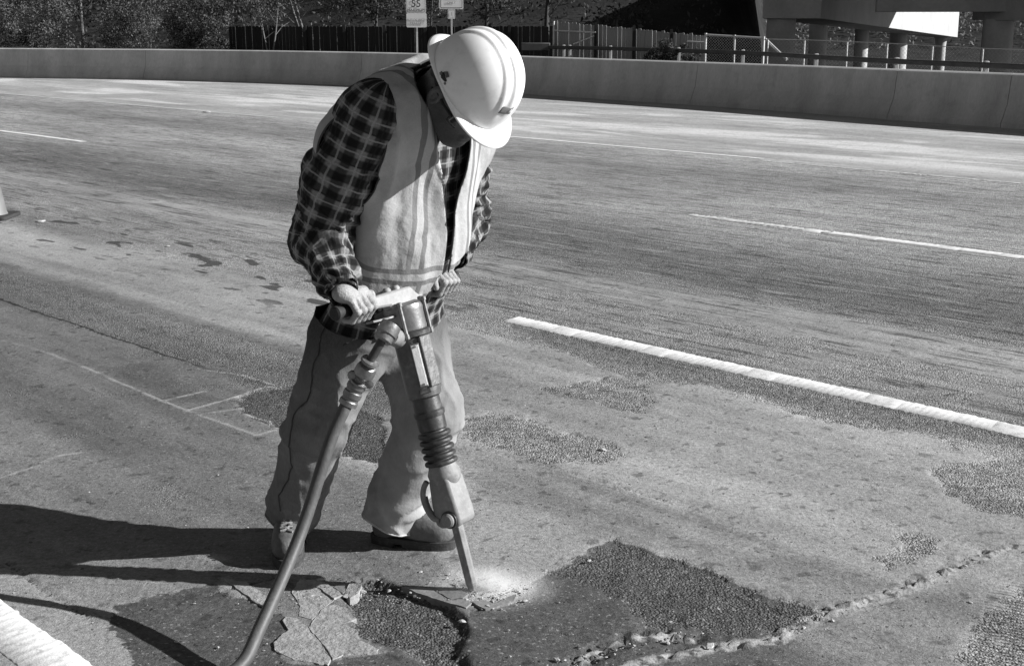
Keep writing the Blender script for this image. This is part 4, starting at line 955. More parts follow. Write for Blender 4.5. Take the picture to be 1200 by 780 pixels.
# air inlet on the near side: elbow, swivel, pipe, coupling
def W_(px, py, Y): return J(px, py, Y)
inl = JM @ Vector((0, -fs*.0, .862))
e1 = W_(457, 393, 3.60); e0_ = JM @ Vector((-.03, -fs*.02, .872))
MB().tube([e0_, e0_.lerp(e1, .5), e1], [.028, .026, .024], 18).build('inlet_neck', dusty, jh)
def seg_lathe(p, q, prof, name, mat, parent, seg=18, smooth=True):
    M_ = frame(q-p, (1, 0, 0), p); L_ = (q-p).length; return MB().lathe([(r, z*L_) for r, z in prof], M_, seg).build(name, mat, parent, smooth=smooth)
el_a, el_b = W_(459, 380, 3.60), W_(447, 400, 3.575)
seg_lathe(el_a, el_b, [(.018, -.05), (.029, 0), (.031, .2), (.031, .55), (.027, .62), (.027, .9), (.022, 1)], 'inlet_elbow', steel2, jh)
seg_lathe(el_b, W_(433, 424, 3.568), [(.0125, -.1), (.0125, 1.1)], 'inlet_pipe', iron, jh)
# ================================================================= AIR HOSE
hose_m = gmat('dusty_rubber_hose', .07, .55, .18, 14, .2, 120, stretch=(1, 1, .4), dirt=.4, dirt_tone=.15)
hs_pts = [W_(413, 458, 3.60), W_(404, 478, 3.575), W_(386, 520, 3.54), W_(352, 625, 3.43), W_(306, 732, 3.215), W_(278, 783, 3.10)]
e_ = hs_pts[-1]; hs_pts += [Vector((e_.x-.10, e_.y-.12, .03)), Vector((e_.x-.35, e_.y-.45, .024)), Vector((e_.x-.5, e_.y-1.2, .024)), Vector((e_.x-.2, e_.y-2.4, .024)), Vector((e_.x+1.0, e_.y-4.4, .024))]
hose = empty('air_hose', Vector((e_.x, e_.y, 0)), 'thick rubber air hose curving from the jackhammer coupling down past the boots', 'hose')
hp = bez(hs_pts, 130); MB().tube(hp, .0178, 20).build('rubber_tube', hose_m, hose)
ca, cb_ = W_(435, 421, 3.57), W_(421, 448, 3.59)
seg_lathe(ca, cb_, [(.014, 0), (.026, .03), (.028, .12), (.022, .16), (.019, .22), (.026, .28), (.030, .42), (.030, .62), (.024, .70), (.020, .78), (.020, .9), (.028, .93), (.028, 1.0)], 'coupling', steel2, hose)
for s_ in (-1, 1):
    c_ = ca.lerp(cb_, .72); d = (cb_-ca).normalized(); sd_ = d.cross(Vector((0, -1, 0))).normalized()
    MB().lathe([(.004, -.012), (.013, -.009), (.015, 0), (.013, .009), (.004, .012)], frame(Vector((0, -1, 0)), sd_, c_+sd_*s_*.026+d*.012), 14).build('coupling_lug', steel2, hose)
seg_lathe(W_(419, 449, 3.591), W_(407, 474, 3.585), [(.020, -.1), (.025, 0), (.027, .08), (.027, .22), (.024, .26), (.024, .36), (.027, .40), (.027, .62), (.024, .66), (.0245, .76), (.027, .8), (.027, 1.0), (.023, 1.02)], 'ferrule', steel2, hose)
# ================================================================= THE WORKER
f3 = Vector((.79, -.61, 0)).normalized(); b3 = Vector((.61, .79, 0)).normalized()      # facing, and towards his left side
PEL = J(447, 378, 4.03); SHM = J(490, 130, 3.84)
AX = (SHM-PEL).normalized(); BX3 = (b3-AX*b3.dot(AX)).normalized(); CX = BX3.cross(AX)
if CX.dot(f3) < 0: CX = -CX
TL = (SHM-PEL).length
SR, SL = SHM-b3*.185-AX*.005, SHM+b3*.185-AX*.03
ER, EL = J(377, 284, 3.76), J(541, 256, 4.17)
WR, WL = J(402, 343, 3.55), J(529, 302, 4.01)
HIPR, HIPL = PEL-b3*.120-f3*.015-AX*.015, PEL+b3*.110-AX*.02
KR, KL = J(371, 500, 3.87), J(503, 480, 3.97)
NR, NL = J(339, 611, 4.02), J(462, 602, 4.02)         # ankles
ptx = lambda v: np.array([v.x, v.y, v.z], dtype=np.float32)
_AX, _BX, _CX, _PEL = map(ptx, (AX, BX3, CX, PEL))
def tloc(P): q = P-_PEL; return q @ _BX, q @ _CX, q @ _AX
# torso: half width, front depth, back depth and centre line against height above the pelvis
tz_ = np.array([-.30, -.20, -.10, .0, .10, .20, .30, .40, .47, .52, .555, .585, .615, .65, .70])*TL/.56
ta_ = np.array([.18, .205, .212, .204, .186, .176, .186, .198, .198, .185, .165, .135, .100, .075, .070])
tf_ = np.array([.10, .12, .122, .128, .146, .166, .166, .142, .130, .115, .095, .075, .065, .055, .055])
tb_ = np.array([.12, .13, .130, .115, .100, .098, .102, .115, .132, .142, .142, .132, .110, .080, .060])
tc_ = np.array([0, 0, 0, 0, 0, .0, 0, -.005, .0, .005, .01, .02, .035, .05, .06])
def cub(x, X_, Y_):
    xs_ = np.linspace(X_[0], X_[-1], 200); y = np.interp(xs_, X_, Y_); k_ = np.hanning(23); k_ /= k_.sum()
    y = np.convolve(np.pad(y, 11, mode='edge'), k_, 'valid'); return np.interp(x, xs_, y).astype(np.float32)
def torso(P, off=0.):
    u, w, t = tloc(P); a = cub(t, tz_, ta_)+off; w = w-cub(t, tz_, tc_); c = np.where(w > 0, cub(t, tz_, tf_), cub(t, tz_, tb_))+off
    q = ((np.abs(u)/a)**2.3+(np.abs(w)/c)**2.3)**(1/2.3); d = (q-1)*np.minimum(a, c)
    return d
def tcap(P, t0, t1, off=0.):
    t = tloc(P)[2]; return np.maximum(t-t1, t0-t)
# ---- arm paths used for the cloth pattern
def arm_path(S, E, W, n=36): return bez([S+(S-E).normalized()*.20, S+(S-E).normalized()*.08, S, S.lerp(E, .5), E, E.lerp(W, .55), W], n)
def path_coords(P, path, hint):
    A_ = np.array([[p.x, p.y, p.z] for p in path], dtype=np.float32); n = len(A_)
    best = np.full(len(P), 1e9, dtype=np.float32); L = np.zeros(len(P), dtype=np.float32); ang = np.zeros(len(P), dtype=np.float32); acc = 0; x = None
    rad = np.zeros(len(P), dtype=np.float32)
    for i in range(n-1):
        ab = A_[i+1]-A_[i]; l = np.linalg.norm(ab); z = ab/l
        x = np.array(hint, dtype=np.float32) if x is None else x
        x = x-z*(x@z); x /= np.linalg.norm(x); y = np.cross(z, x)
        t = np.clip((P-A_[i])@z/l, 0, 1); q = P-A_[i]-t[:, None]*ab; d = np.linalg.norm(q, axis=1); m = d < best
        best[m] = d[m]; L[m] = acc+t[m]*l; ang[m] = np.arctan2(q[m]@y, q[m]@x); rad[m] = d[m]; acc += l
    return L, ang, rad
pathR, pathL = arm_path(SR, ER, WR), arm_path(SL, EL, WL)
def sleeve(P, S, E, W, o=0.):
    M1 = S.lerp(E, .45)-f3*.022-b3*(.012 if S is SR else -.012); d = s_cone(P, S, M1, .094+o, .100+o); d = smin(d, s_cone(P, M1, E, .100+o, .084+o), .03)
    M2 = E.lerp(W, .75); d = smin(d, s_cone(P, E, M2, .078+o, .056+o), .035); return smin(d, s_cone(P, M2, W, .056+o, .043+o), .012)
def folds(P, path, seed, amp=.006):
    """cloth folds across a limb, strongest at the elbow"""
    L, a, r = path_coords(P, path, (0, -1, 0)); ex = np.stack([L*26+a*1.1, a*1.2+seed, L*6], axis=1)
    n = vnoise(ex, seed); n = 1-np.abs(n)*2; n2 = vnoise(np.stack([L*55+a*2, a*2.5, L*9], axis=1), seed+3)
    Lt = max(L.max(), .1); el = np.exp(-((L/Lt-.60)/.18)**2)+.9*np.exp(-((L/Lt-.93)/.10)**2)+.30
    return (amp*n+amp*.45*n2)*el
def shirt_f(P):
    t = tloc(P)[2]; d = torso(P, .010)-.018*sst(-t, -.09, .01)
    hem = -.02+.015*np.sin(tloc(P)[0]*14); d = np.maximum(d, hem-t); d = smax(d, t-TL*1.07, .03)
    n0 = SHM+AX*.02+CX*.02; d = smin(d, s_cone(P, n0, HC-Fw*.0-Up*.115-Fw*.065, .085, .078), .03) if False else d
    for S, E, W in ((SR, ER, WR), (SL, EL, WL)): d = smin(d, s_sph(P, S, .098), .05); d = smin(d, sleeve(P, S, E, W), .035)
    return d
# ---- head frame
Up = (f3*math.sin(R(58))+Vector((0, 0, 1))*math.cos(R(58))).normalized(); LF = (b3-Up*b3.dot(Up)).normalized(); Fw = Up.cross(LF)
if Fw.z > 0: Fw = -Fw
RIM = J(552, 99, 3.66); HC = RIM-Up*.024
axH = (LF, Fw, Up)
def hp_(x, y, z): return HC+LF*x+Fw*y+Up*z
NB = SHM+AX*.062+CX*.050
skin_m = None
def head_f(P):
    d = s_ell(P, hp_(0, -.012, .025), axH, (.077, .097, .098))                        # cranium
    d = smin(d, s_ell(P, hp_(0, .040, -.045), axH, (.064, .076, .080)), .03)          # face
    d = smin(d, s_ell(P, hp_(0, .086, -.104), axH, (.036, .036, .028)), .03)          # chin
    d = smin(d, s_cone(P, hp_(.056, -.005, -.078), hp_(.027, .086, -.108), .020, .018), .025); d = smin(d, s_cone(P, hp_(-.056, -.005, -.078), hp_(-.027, .086, -.108), .020, .018), .025)
    d = smin(d, s_cone(P, hp_(.030, .085, .006), hp_(-.030, .085, .006), .012, .012), .02)   # brow
    d = smin(d, s_cone(P, hp_(0, .100, -.004), hp_(0, .130, -.036), .008, .012), .012)       # nose
    for s_ in (-1, 1):
        d = smin(d, s_sph(P, hp_(s_*.010, .117, -.040), .0085), .008)
        d = smin(d, s_ell(P, hp_(s_*.038, .066, -.030), axH, (.020, .018, .016)), .02)       # cheek
        d = smax(d, -s_sph(P, hp_(s_*.031, .100, -.010), .013), .012)                        # eye socket
        d = smin(d, s_ell(P, hp_(s_*.031, .078, -.010), axH, (.0125, .0115, .0115)), .003)   # eyeball and lid
        # ear
        e = s_ell(P, hp_(s_*.083, -.006, -.038), (LF, Fw, Up), (.014, .021, .034)); e = smax(e, -s_ell(P, hp_(s_*.097, -.002, -.036), axH, (.012, .011, .020)), .006)
        d = smin(d, e, .008)
    d = smin(d, s_cone(P, hp_(-.018, .112, -.066), hp_(.018, .112, -.066), .006, .006), .008)
    d = smin(d, s_cone(P, hp_(-.014, .112, -.078), hp_(.014, .112, -.078), .007, .007), .008)  # lips
    d = smax(d, -s_cone(P, hp_(-.022, .120, -.072), hp_(.022, .120, -.072), .0018, .0018), .003)
    d = smin(d, s_cone(P, hp_(0, -.045, -.055), NB, .060, .066), .035)                # neck
    return d
# ---- hands closed on the grips
def hand_f(P, C, inx, W, side, E):
    HK = 1.12
    """C point on the bar under the palm, inx along the bar towards the thumb, W wrist"""
    up = (W-C); up = (up-inx*up.dot(inx)).normalized(); fw = inx.cross(up); fw = fw if fw.dot(f3) > 0 else -fw
    def q(x, ang, r): a = R(ang); return C+inx*x+fw*math.cos(a)*r+up*math.sin(a)*r
    xs_ = (.035, .012, -.0115, -.034); rr = (.0114, .0117, .0112, .0098); d = None; mc = []
    for i in range(4):
        A0, A1, A2, A3 = q(xs_[i], 74-i*2, .043), q(xs_[i]*1.0, 4-i*3, .045-.001*i), q(xs_[i]*.97, -56, .035), q(xs_[i]*.95, -104, .0300)
        r = rr[i]; g = smin(s_cone(P, A0, A1, r*1.12, r*1.0), s_cone(P, A1, A2, r*1.0, r*.92), .004); g = smin(g, s_cone(P, A2, A3, r*.92, r*.80), .004)
        g = smin(g, s_sph(P, A0, r*1.22), .006); g = smin(g, s_sph(P, A1, r*1.06), .004)
        mc.append(A0); d = g if d is None else smin(d, g, .0022)
    wv = (W-C); wx = inx
    for i in range(4): d = smin(d, s_cone(P, mc[i], W+wx*xs_[i]*.55, .0115, .0155), .014)
    d = smin(d, s_cone(P, W, W.lerp(E, .35), .026, .031), .02)
    d = smin(d, s_cone(P, W+wx*.012, q(.030, 85, .040), .015, .013), .015)
    t0 = W+wx*.024-fw*.008; t1 = q(.052, 125, .036); t2 = q(.060, 60 if side > 0 else 40, .034); t3 = q(.058, 5 if side > 0 else -15, .030)
    th = smin(s_cone(P, t0, t1, .016, .0135), s_cone(P, t1, t2, .0130, .0118), .007); th = smin(th, s_cone(P, t2, t3, .0118, .0095), .005)
    d = smin(d, th, .008)
    # tendons and knuckle creases
    return d
CR_, CL_ = HR.lerp(HL, .115), HR.lerp(HL, .915)
handR = lambda P: hand_f(P, CR_, HB, WR, 1, ER)
handL = lambda P: hand_f(P, CL_, -HB, WL, -1, EL)
def body_f(P):
    d = torso(P, -.03); d = np.maximum(d, -.02-tloc(P)[2]*1.0) if False else d; d = smax(d, tloc(P)[2]-TL*1.04, .03); d = smax(d, -.16-tloc(P)[2], .05)
    for S, E, W in ((SR, ER, WR), (SL, EL, WL)):
        d = smin(d, s_cone(P, S, E, .060, .045), .04); d = smin(d, s_cone(P, E, W, .044, .029), .02)
    for H_, K_, N_ in ((HIPR, KR, NR), (HIPL, KL, NL)):
        d = smin(d, s_cone(P, H_, K_, .085, .055), .05); d = smin(d, s_cone(P, K_, N_, .052, .036), .02)
    return smin(d, s_cone(P, hp_(0, -.045, -.055), NB, .055, .060), .03)
sk = Sh('weathered_skin'); n1_ = sk.noise(sk.obj, 30, 4, .6); n2_ = sk.noise(sk.obj, 160, 3, .6)
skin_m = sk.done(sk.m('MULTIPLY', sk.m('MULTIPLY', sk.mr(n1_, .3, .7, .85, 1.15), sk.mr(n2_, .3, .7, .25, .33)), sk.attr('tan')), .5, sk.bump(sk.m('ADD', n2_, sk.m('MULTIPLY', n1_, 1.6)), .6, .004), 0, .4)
worker = empty('person', Vector((PEL.x, PEL.y-.02, 0)), 'stooping road worker in white hard hat, plaid shirt, safety vest and jeans gripping the jackhammer', 'person')
def bnd(pts, m): A_ = np.array([[p.x, p.y, p.z] for p in pts]); return A_.min(0)-m, A_.max(0)+m
parts_ = []
parts_.append(snets(body_f, *bnd([PEL, SHM, SR, SL, ER, EL, WR, WL, KR, KL, NR, NL, HC], .20), .011))
parts_.append(snets(head_f, *bnd([hp_(.11, .14, .13), hp_(-.11, -.12, -.14), hp_(-.11, .14, -.14), hp_(.11, -.12, .13), NB], .03), .0034))
parts_.append(snets(handR, *bnd([CR_, WR], .095), .0024)); parts_.append(snets(handL, *bnd([CL_, WL], .095), .0024))
off = 0; VV, QQ = [], []
for v, q in parts_: VV.append(v); QQ.append(q+off); off += len(v)
VB = np.concatenate(VV); me = mkmesh('body', VB, np.concatenate(QQ)); rel = VB-ptx(HC); jw = sst(-(rel@ptx(Up)), .025, .07)*(np.linalg.norm(rel, axis=1) < .17); attr(me, 'tan', np.where(VB[:, 2] > 1.2, .40*(1-.5*jw), 1.0)); link('body', me, skin_m, worker)  # head skin painted darker for the shade under the hat, jaw more for stubble
# nails are too small to see; stubble and hair
hair_m = gmat('short_dark_hair', .03, .6, .4, 60, .9, 300, stretch=(1, 1, .3))
def hair_f(P):
    d = s_ell(P, hp_(0, -.020, .020), axH, (.083, .100, .100)); d = smin(d, s_ell(P, hp_(0, -.070, -.030), axH, (.055, .032, .045)), .02)
    fr = (P-ptx(hp_(0, 0, 0))) @ ptx(Fw); upc = (P-ptx(hp_(0, 0, 0))) @ ptx(Up)
    d = smax(d, fr-.012-np.clip(upc, 0, 1)*1.2, .01); d = smax(d, -.075-upc, .01)
    return d-.0015*vnoise(P*160, 5)
Vh, Qh = snets(hair_f, *bnd([hp_(.11, .10, .13), hp_(-.11, -.13, -.10), hp_(0, -.13, .1)], .03), .005); link('hair', mkmesh('hair', Vh, Qh), hair_m, worker)
# ---------------------------------------------------------------- plaid shirt
s = Sh('plaid_flannel'); uv = s.sep(s.attr('cloth', 'Vector'))
def stripe(c, per, ph, lo, hi):
    return s.mr(s.m('SINE', s.m('MULTIPLY', s.m('ADD', c, ph), 2*math.pi/per)), lo, hi, 0, 1, True)
wig = s.m('MULTIPLY', s.m('SUBTRACT', s.noise(s.obj, 18, 3), .5), .012)
cu_, cv_ = s.m('ADD', uv[0], wig), s.m('ADD', uv[1], wig)
bu, bv = stripe(cu_, .052, 0, -.40, .45), stripe(cv_, .052, .01, -.40, .45)
t = s.m('MULTIPLY', s.m('SUBTRACT', 1, s.m('MULTIPLY', bu, .76)), s.m('SUBTRACT', 1, s.m('MULTIPLY', bv, .76)))
lu, lv_ = stripe(cu_, .104, .013, .985, .997), stripe(cv_, .104, .013, .985, .997)
t = s.m('MULTIPLY', t, .20); t = s.mix(s.m('MULTIPLY', s.m('MAXIMUM', lu, lv_), .8), t, .02)
l2 = s.m('MAXIMUM', stripe(cu_, .052, .026, .93, .99), stripe(cv_, .052, .036, .93, .99)); t = s.mix(s.m('MULTIPLY', l2, .6), t, .34)
fz = s.noise(s.obj, 240, 3, .7); wv_ = s.m('MULTIPLY', s.m('SINE', s.m('MULTIPLY', uv[0], 2200)), s.m('SINE', s.m('MULTIPLY', uv[1], 2200)))
t = s.m('MULTIPLY', t, s.mr(fz, .3, .7, .75, 1.25))
plaid = s.done(t, .9, s.bump(s.m('ADD', s.noise(s.obj, 35, 4, .6), s.m('MULTIPLY', fz, .3)), .35, .006), 0, .15)
lo_b, hi_b = bnd([PEL-AX*.1, SHM, SR, SL, ER, EL, WR, WL], .19)
Vs, Qs = snets(shirt_f, lo_b, hi_b, .0062)
Ns = vnormals(Vs, Qs)
dR, dL, dT = sleeve(Vs, SR, ER, WR), sleeve(Vs, SL, EL, WL), torso(Vs, .010)
wR, wL = np.clip((dT-dR)/.03+.5, 0, 1), np.clip((dT-dL)/.03+.5, 0, 1)
disp = wR*folds(Vs, pathR, 1, .0085)+wL*folds(Vs, pathL, 2, .0085)
u_, w_, t_ = tloc(Vs); disp += (1-np.maximum(wR, wL))*(.006*fbm(np.stack([u_*14, w_*14, t_*5], axis=1), 3, 8)+.012*sst(-t_, -.02, .06)*np.sin(np.arctan2(w_, u_)*9+2*fbm(Vs*8, 2, 3)))
disp += .0045*fbm(Vs*17, 3, 12)
Vs = Vs+Ns*disp[:, None]
# cuff openings: cut flat at the wrists
g = np.full(len(Vs), -1., dtype=np.float32)
for W, E in ((WR, E_) if False else (WR, ER), (WL, EL)):
    d = (Vs-ptx(W)) @ ptx((W-E).normalized()); near_ = np.linalg.norm(Vs-ptx(W), axis=1) < .09
    g = np.where(near_, np.maximum(g, d+.006+.004*vnoise(Vs*40, 2)), g)
hemg = -t_-.012+.055*sst(w_, .02, .09)+.012*np.sin(np.arctan2(w_, u_)*3+1)
g = np.maximum(g, np.where(np.maximum(wR, wL) < .5, hemg, -1))
Vc, Tc = clip(Vs, tris(Qs), g)
cen = Vc[Tc].mean(axis=1); cR, cL, cT = sleeve(cen, SR, ER, WR), sleeve(cen, SL, EL, WL), torso(cen, .010)
uR, tT = tloc(cen)[0], tloc(cen)[2]
isR = (cR < cT+.012) & (uR < 0); isL = (cL < cT+.012) & (uR > 0)
me = mkmesh('shirt', Vc, Tc)
LR, aR, _ = path_coords(Vc, pathR, (0, 1, 0)); LL_, aL, _ = path_coords(Vc, pathL, (0, 1, 0)); uu, ww, tt = tloc(Vc); aT = np.arctan2(ww, uu)
TT = Tc.reshape(-1); lab = np.repeat(np.where(isR, 1, np.where(isL, 2, 0)), 3)
ang = np.where(lab == 1, aR[TT], np.where(lab == 2, aL[TT], aT[TT])).reshape(-1, 3); Lc = np.where(lab == 1, LR[TT], np.where(lab == 2, LL_[TT], tt[TT]))
ang[:, 1:] -= 2*math.pi*np.round((ang[:, 1:]-ang[:, :1])/(2*math.pi))
rad_ = np.where(lab > 0, .0828, .1655).reshape(-1, 3)
cl_ = np.stack([(ang*rad_).ravel(), Lc, 0*Lc], axis=1).astype(np.float32)
a_ = me.attributes.new('cloth', 'FLOAT_VECTOR', 'CORNER'); a_.data.foreach_set('vector', cl_.ravel())
sh = link('shirt', me, plaid, worker); so = sh.modifiers.new('solidify', 'SOLIDIFY'); so.thickness = .003; so.offset = -1
# cuffs and collar
def ring_strip(c, ax_, r0, r1, h, name, mat, seed, gap=None, squash=1.0, hint=(0, 0, 1)):
    M_ = frame(ax_, hint, c); V_, F_ = [], []; n = 44; m = 5
    for j in range(m+1):
        for i in range(n+1):
            a = 2*math.pi*i/n if gap is None else gap/2+(2*math.pi-gap)*i/n
            r = r0+(r1-r0)*j/m+.0022*math.sin(5*a+seed)+.0012*math.sin(11*a+j); V_.append(M_ @ Vector((r*math.cos(a), r*squash*math.sin(a), h*j/m)))
    for j in range(m):
        for i in range(n): F_.append((j*(n+1)+i, j*(n+1)+i+1, (j+1)*(n+1)+i+1, (j+1)*(n+1)+i))
    me = mkmesh(name, V_, F_); A_ = np.array([(i/n*6.28*r0, j/m*h, 0) for j in range(m+1) for i in range(n+1)], dtype=np.float32)
    attr(me, 'cloth', A_, 'FLOAT_VECTOR'); o = link(name, me, mat, sh); q = o.modifiers.new('solidify', 'SOLIDIFY'); q.thickness = .004; q.offset = 0
    return o
for W, E, sd in ((WR, ER, 1), (WL, EL, 2)):
    d = (W-E).normalized(); ring_strip(W-d*.052, d, .046, .039, .054, 'cuff', plaid, sd)
nd = (hp_(0, -.045, -.055)-NB).normalized(); ring_strip(NB-nd*.035, nd, .094, .080, .075, 'collar', plaid, 3, gap=.9, hint=CX)
# ---------------------------------------------------------------- jeans
def leg_f(P, H_, K_, N_, r):
    B_ = N_+(N_-K_).normalized()*.03
    d = smin(s_cone(P, H_, K_, r[0], r[1]), s_cone(P, K_, B_, r[1], r[2]), .04); return d
def jeans_f(P):
    d = torso(P, -.004); t = tloc(P)[2]; d = smax(d, t-.06, .01); d = smax(d, -.13-t, .06)
    lr = leg_f(P, HIPR, KR, NR, (.122, .092, .074)); ll = leg_f(P, HIPL, KL, NL, (.124, .098, .086))
    # wrinkles
    d = smin(d, lr, .05); d = smin(d, ll, .05)
    return d
Vj, Qj = snets(jeans_f, *bnd([PEL, PEL+AX*.05, KR, KL, NR-Vector((0, 0, .07)), NL-Vector((0, 0, .07)), HIPL, HIPR], .19), .0072)
Nj = vnormals(Vj, Qj)
def limb_t(P, K_, N_): ab = ptx(N_-K_); return (P-ptx(K_)) @ ab/float(ab @ ab)
dj = np.zeros(len(Vj), dtype=np.float32)
isl = leg_f(Vj, HIPL, KL, NL, (.1, .08, .07)) < leg_f(Vj, HIPR, KR, NR, (.1, .08, .07))
for K_, N_, m, sd in ((KR, NR, ~isl, 4), (KL, NL, isl, 5)):
    t = limb_t(Vj, K_, N_); cr_ = 1-np.abs(vnoise(Vj*np.array([16, 16, 5], dtype=np.float32)+sd, 50+sd))*2; dj += np.where(m, .009*np.maximum(cr_, 0)**2, 0); st = np.exp(-((t-.92)/.20)**2)+.55*np.exp(-((t-.0)/.22)**2)+.30
    fo = 1-2*np.abs(vnoise(np.stack([Vj[:, 2]*24+Vj[:, 0]*9*(1 if sd == 4 else -1), Vj[:, 0]*7, Vj[:, 1]*7+sd], axis=1), sd))
    dj += np.where(m, .0115*fo*st*(1-.65*sst(t, .80, .98)), 0)
dj += .008*fbm(Vj*np.array([9, 9, 5], dtype=np.float32), 3, 15)+.004*vnoise(Vj*np.array([22, 22, 12], dtype=np.float32), 17); Vj = Vj+Nj*dj[:, None]
gj = np.full(len(Vj), -1., dtype=np.float32)
for K_, N_, m, oo in ((KR, NR, ~isl, -.030), (KL, NL, isl, .020)):
    d = (Vj-ptx(N_)) @ ptx((N_-K_).normalized()); gj = np.where(m, d-oo-.004*vnoise(Vj*30, 6), gj)
gj = np.maximum(gj, tloc(Vj)[2]-.045)
Vj, Tj = clip(Vj, tris(Qj), gj)
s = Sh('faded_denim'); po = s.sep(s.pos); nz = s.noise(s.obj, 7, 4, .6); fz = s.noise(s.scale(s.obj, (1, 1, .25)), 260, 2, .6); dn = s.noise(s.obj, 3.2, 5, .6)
t = s.m('MULTIPLY', s.m('MULTIPLY', s.mr(nz, .3, .7, .74, 1.26), s.mr(s.m('ADD', po[2], s.m('MULTIPLY', dn, .35)), .98, .70, .5, 1, True)), .125); t = s.m('MULTIPLY', t, s.mr(fz, .3, .7, .82, 1.18))  # upper thighs darkened in the colour to hold their shade
# concrete dust settled low on the cloth; left leg also lightened to paint in sunlight
dd = s.m('MULTIPLY', s.mr(po[2], .85, .25, 0, 1, True), s.mr(s.m('ADD', po[0], s.m('MULTIPLY', dn, .3)), -.50, -.28, .25, 1, True)); dd = s.m('MULTIPLY', dd, s.mr(dn, .35, .6, .4, 1))
t = s.mix(s.m('MULTIPLY', dd, .9), t, .42)
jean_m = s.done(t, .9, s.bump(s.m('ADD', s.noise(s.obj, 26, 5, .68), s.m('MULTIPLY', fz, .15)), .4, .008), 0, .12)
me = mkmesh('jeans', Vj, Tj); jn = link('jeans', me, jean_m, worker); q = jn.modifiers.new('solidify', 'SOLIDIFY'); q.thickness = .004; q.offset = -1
stitch = gmat('pale_worn_stitching', .45, .9, .2, 60, .4, 200); seam_m = gmat('dark_seam_thread', .05, .9, .2, 60, .4, 200)
# bvh to lay seams and straps on cloth
from mathutils.bvhtree import BVHTree
def bvh_of(V, T): return BVHTree.FromPolygons([tuple(map(float, v)) for v in V], [tuple(map(int, t)) for t in T])
bj = bvh_of(Vj, Tj)
def lay(bv, pts, off=.001):
    out = []
    for p in pts:
        loc, nr, _, _ = bv.find_nearest(p)
        if loc is not None: out.append(loc+(p-loc).normalized()*off if (p-loc).dot(nr) > 0 else loc+nr*off)
    return out
sp_ = [J(351, 372, 3.80), J(349, 430, 3.80), J(341, 500, 3.80), J(330, 560, 3.84), J(317, 606, 3.88)]
MB().tube(lay(bj, bez([p+Vector((-.0, -.03, 0)) for p in sp_], 50), .001), .0022, 6).build('side_seam', seam_m, jn)
# ---------------------------------------------------------------- safety vest
def vest_f(P):
    d = torso(P, .030); t = tloc(P)[2]
    d = smin(d, s_cone(P, SR+b3*.06, SR.lerp(ER, .25), .112, .116), .05); d = smin(d, s_cone(P, SL-b3*.06, SL.lerp(EL, .15), .105, .11), .05)
    d = smax(d, t-TL*1.20, .02); return d
Vv, Qv = snets(vest_f, *bnd([PEL-AX*.06, SHM+AX*.05, SR, SL], .24), .0062)
Nv = vnormals(Vv, Qv); u, w, t = tloc(Vv)
dv = .017*(1-2*np.abs(vnoise(np.stack([u*9+w*3, w*6, t*3.0+u*5], axis=1), 31)))+.009*fbm(np.stack([u*16, w*16, t*7], axis=1), 3, 33)
lowp = 1-sst(t, .05, .20); rg = np.maximum(0, 1-3.2*np.abs(vnoise(np.stack([u*7+t*5, w*5, t*8-u*4], axis=1), 37))); dv -= .010*rg**1.3*(.35+.65*sst(t, .62*TL, .30*TL)); dv += .012*lowp*vnoise(np.stack([u*10, w*10, t*6+3], axis=1), 35); dv -= .012*np.exp(-((t-.06)/.05)**2)
Vv = Vv+Nv*dv[:, None]; u, w, t = tloc(Vv)
def armhole(P, S, E, W, r0):
    dn_ = (E-S).normalized(); return r0-np.linalg.norm((P-ptx(S+dn_*.045)) @ (np.eye(3)-np.outer(ptx(b3), ptx(b3))*.86).astype(np.float32), axis=1)
def side_only(gv, m): return np.where(m, gv, -1)
gv = np.full(len(Vv), -1., dtype=np.float32)
hcR = tloc(ptx(J(408, 190, 3.60))[None])
for sg_, (uc, wc, tc2) in ((-1, hcR), (1, hcR)):
    e_ = np.sqrt(((w-float(wc[0])+.026)/.082)**2+((t-float(tc2[0]))/.156)**2); ev = (1-e_)*.11; gv = np.maximum(gv, np.where(u*sg_ > .09, ev, -1))
nk = ptx(NB); axn = ptx(nd); rel = Vv-nk; al = rel @ axn; rr_ = np.linalg.norm(rel-al[:, None]*axn, axis=1)
gv = np.maximum(gv, np.where(al > -.10, .092-rr_, -1))
# front opening: a V from the collar to a narrow gap at the waist
open_w = .010+.060*sst(t, TL*.55, TL*1.0)+.012*(1-sst(t, .02, .2)); gv = np.maximum(gv, np.where(w > 0, open_w-np.abs(u+.055*(1-sst(t, .04, .30))), -1))
gv = np.maximum(gv, (.165+.105*sst(u, -.06, -.015)*sst(w, -.12, -.03)+.75*np.clip(u, 0, .16)*sst(w, -.12, -.03)-.05*sst(-w, -.02, .12)-.010*np.sin(u*12))-t)
Vv, Tv = clip(Vv, tris(Qv), gv)
s = Sh('safety_vest_fabric'); uv = s.sep(s.attr('cloth', 'Vector')); cu_, cw_, ct_ = uv[0], uv[1], uv[2]
au = s.m('ABSOLUTE', cu_)
wg = s.m('MULTIPLY', s.m('SUBTRACT', s.noise(s.obj, 5, 3), .5), .03)
x_ = s.m('ABSOLUTE', s.m('SUBTRACT', s.m('ADD', au, wg), .102))
band_ = s.mr(x_, .026, .0275, 1, 0); core = s.mr(x_, .010, .0115, 1, 0)
y_ = s.m('ABSOLUTE', s.m('SUBTRACT', s.m('ADD', ct_, wg), .275)); band2 = s.mr(y_, .026, .0275, 1, 0); core2 = s.mr(y_, .010, .0115, 1, 0)
y3 = s.m('ABSOLUTE', s.m('SUBTRACT', s.m('ADD', ct_, wg), .192)); band3 = s.mr(y3, .020, .0215, 1, 0); core3 = s.mr(y3, .008, .0095, 1, 0)
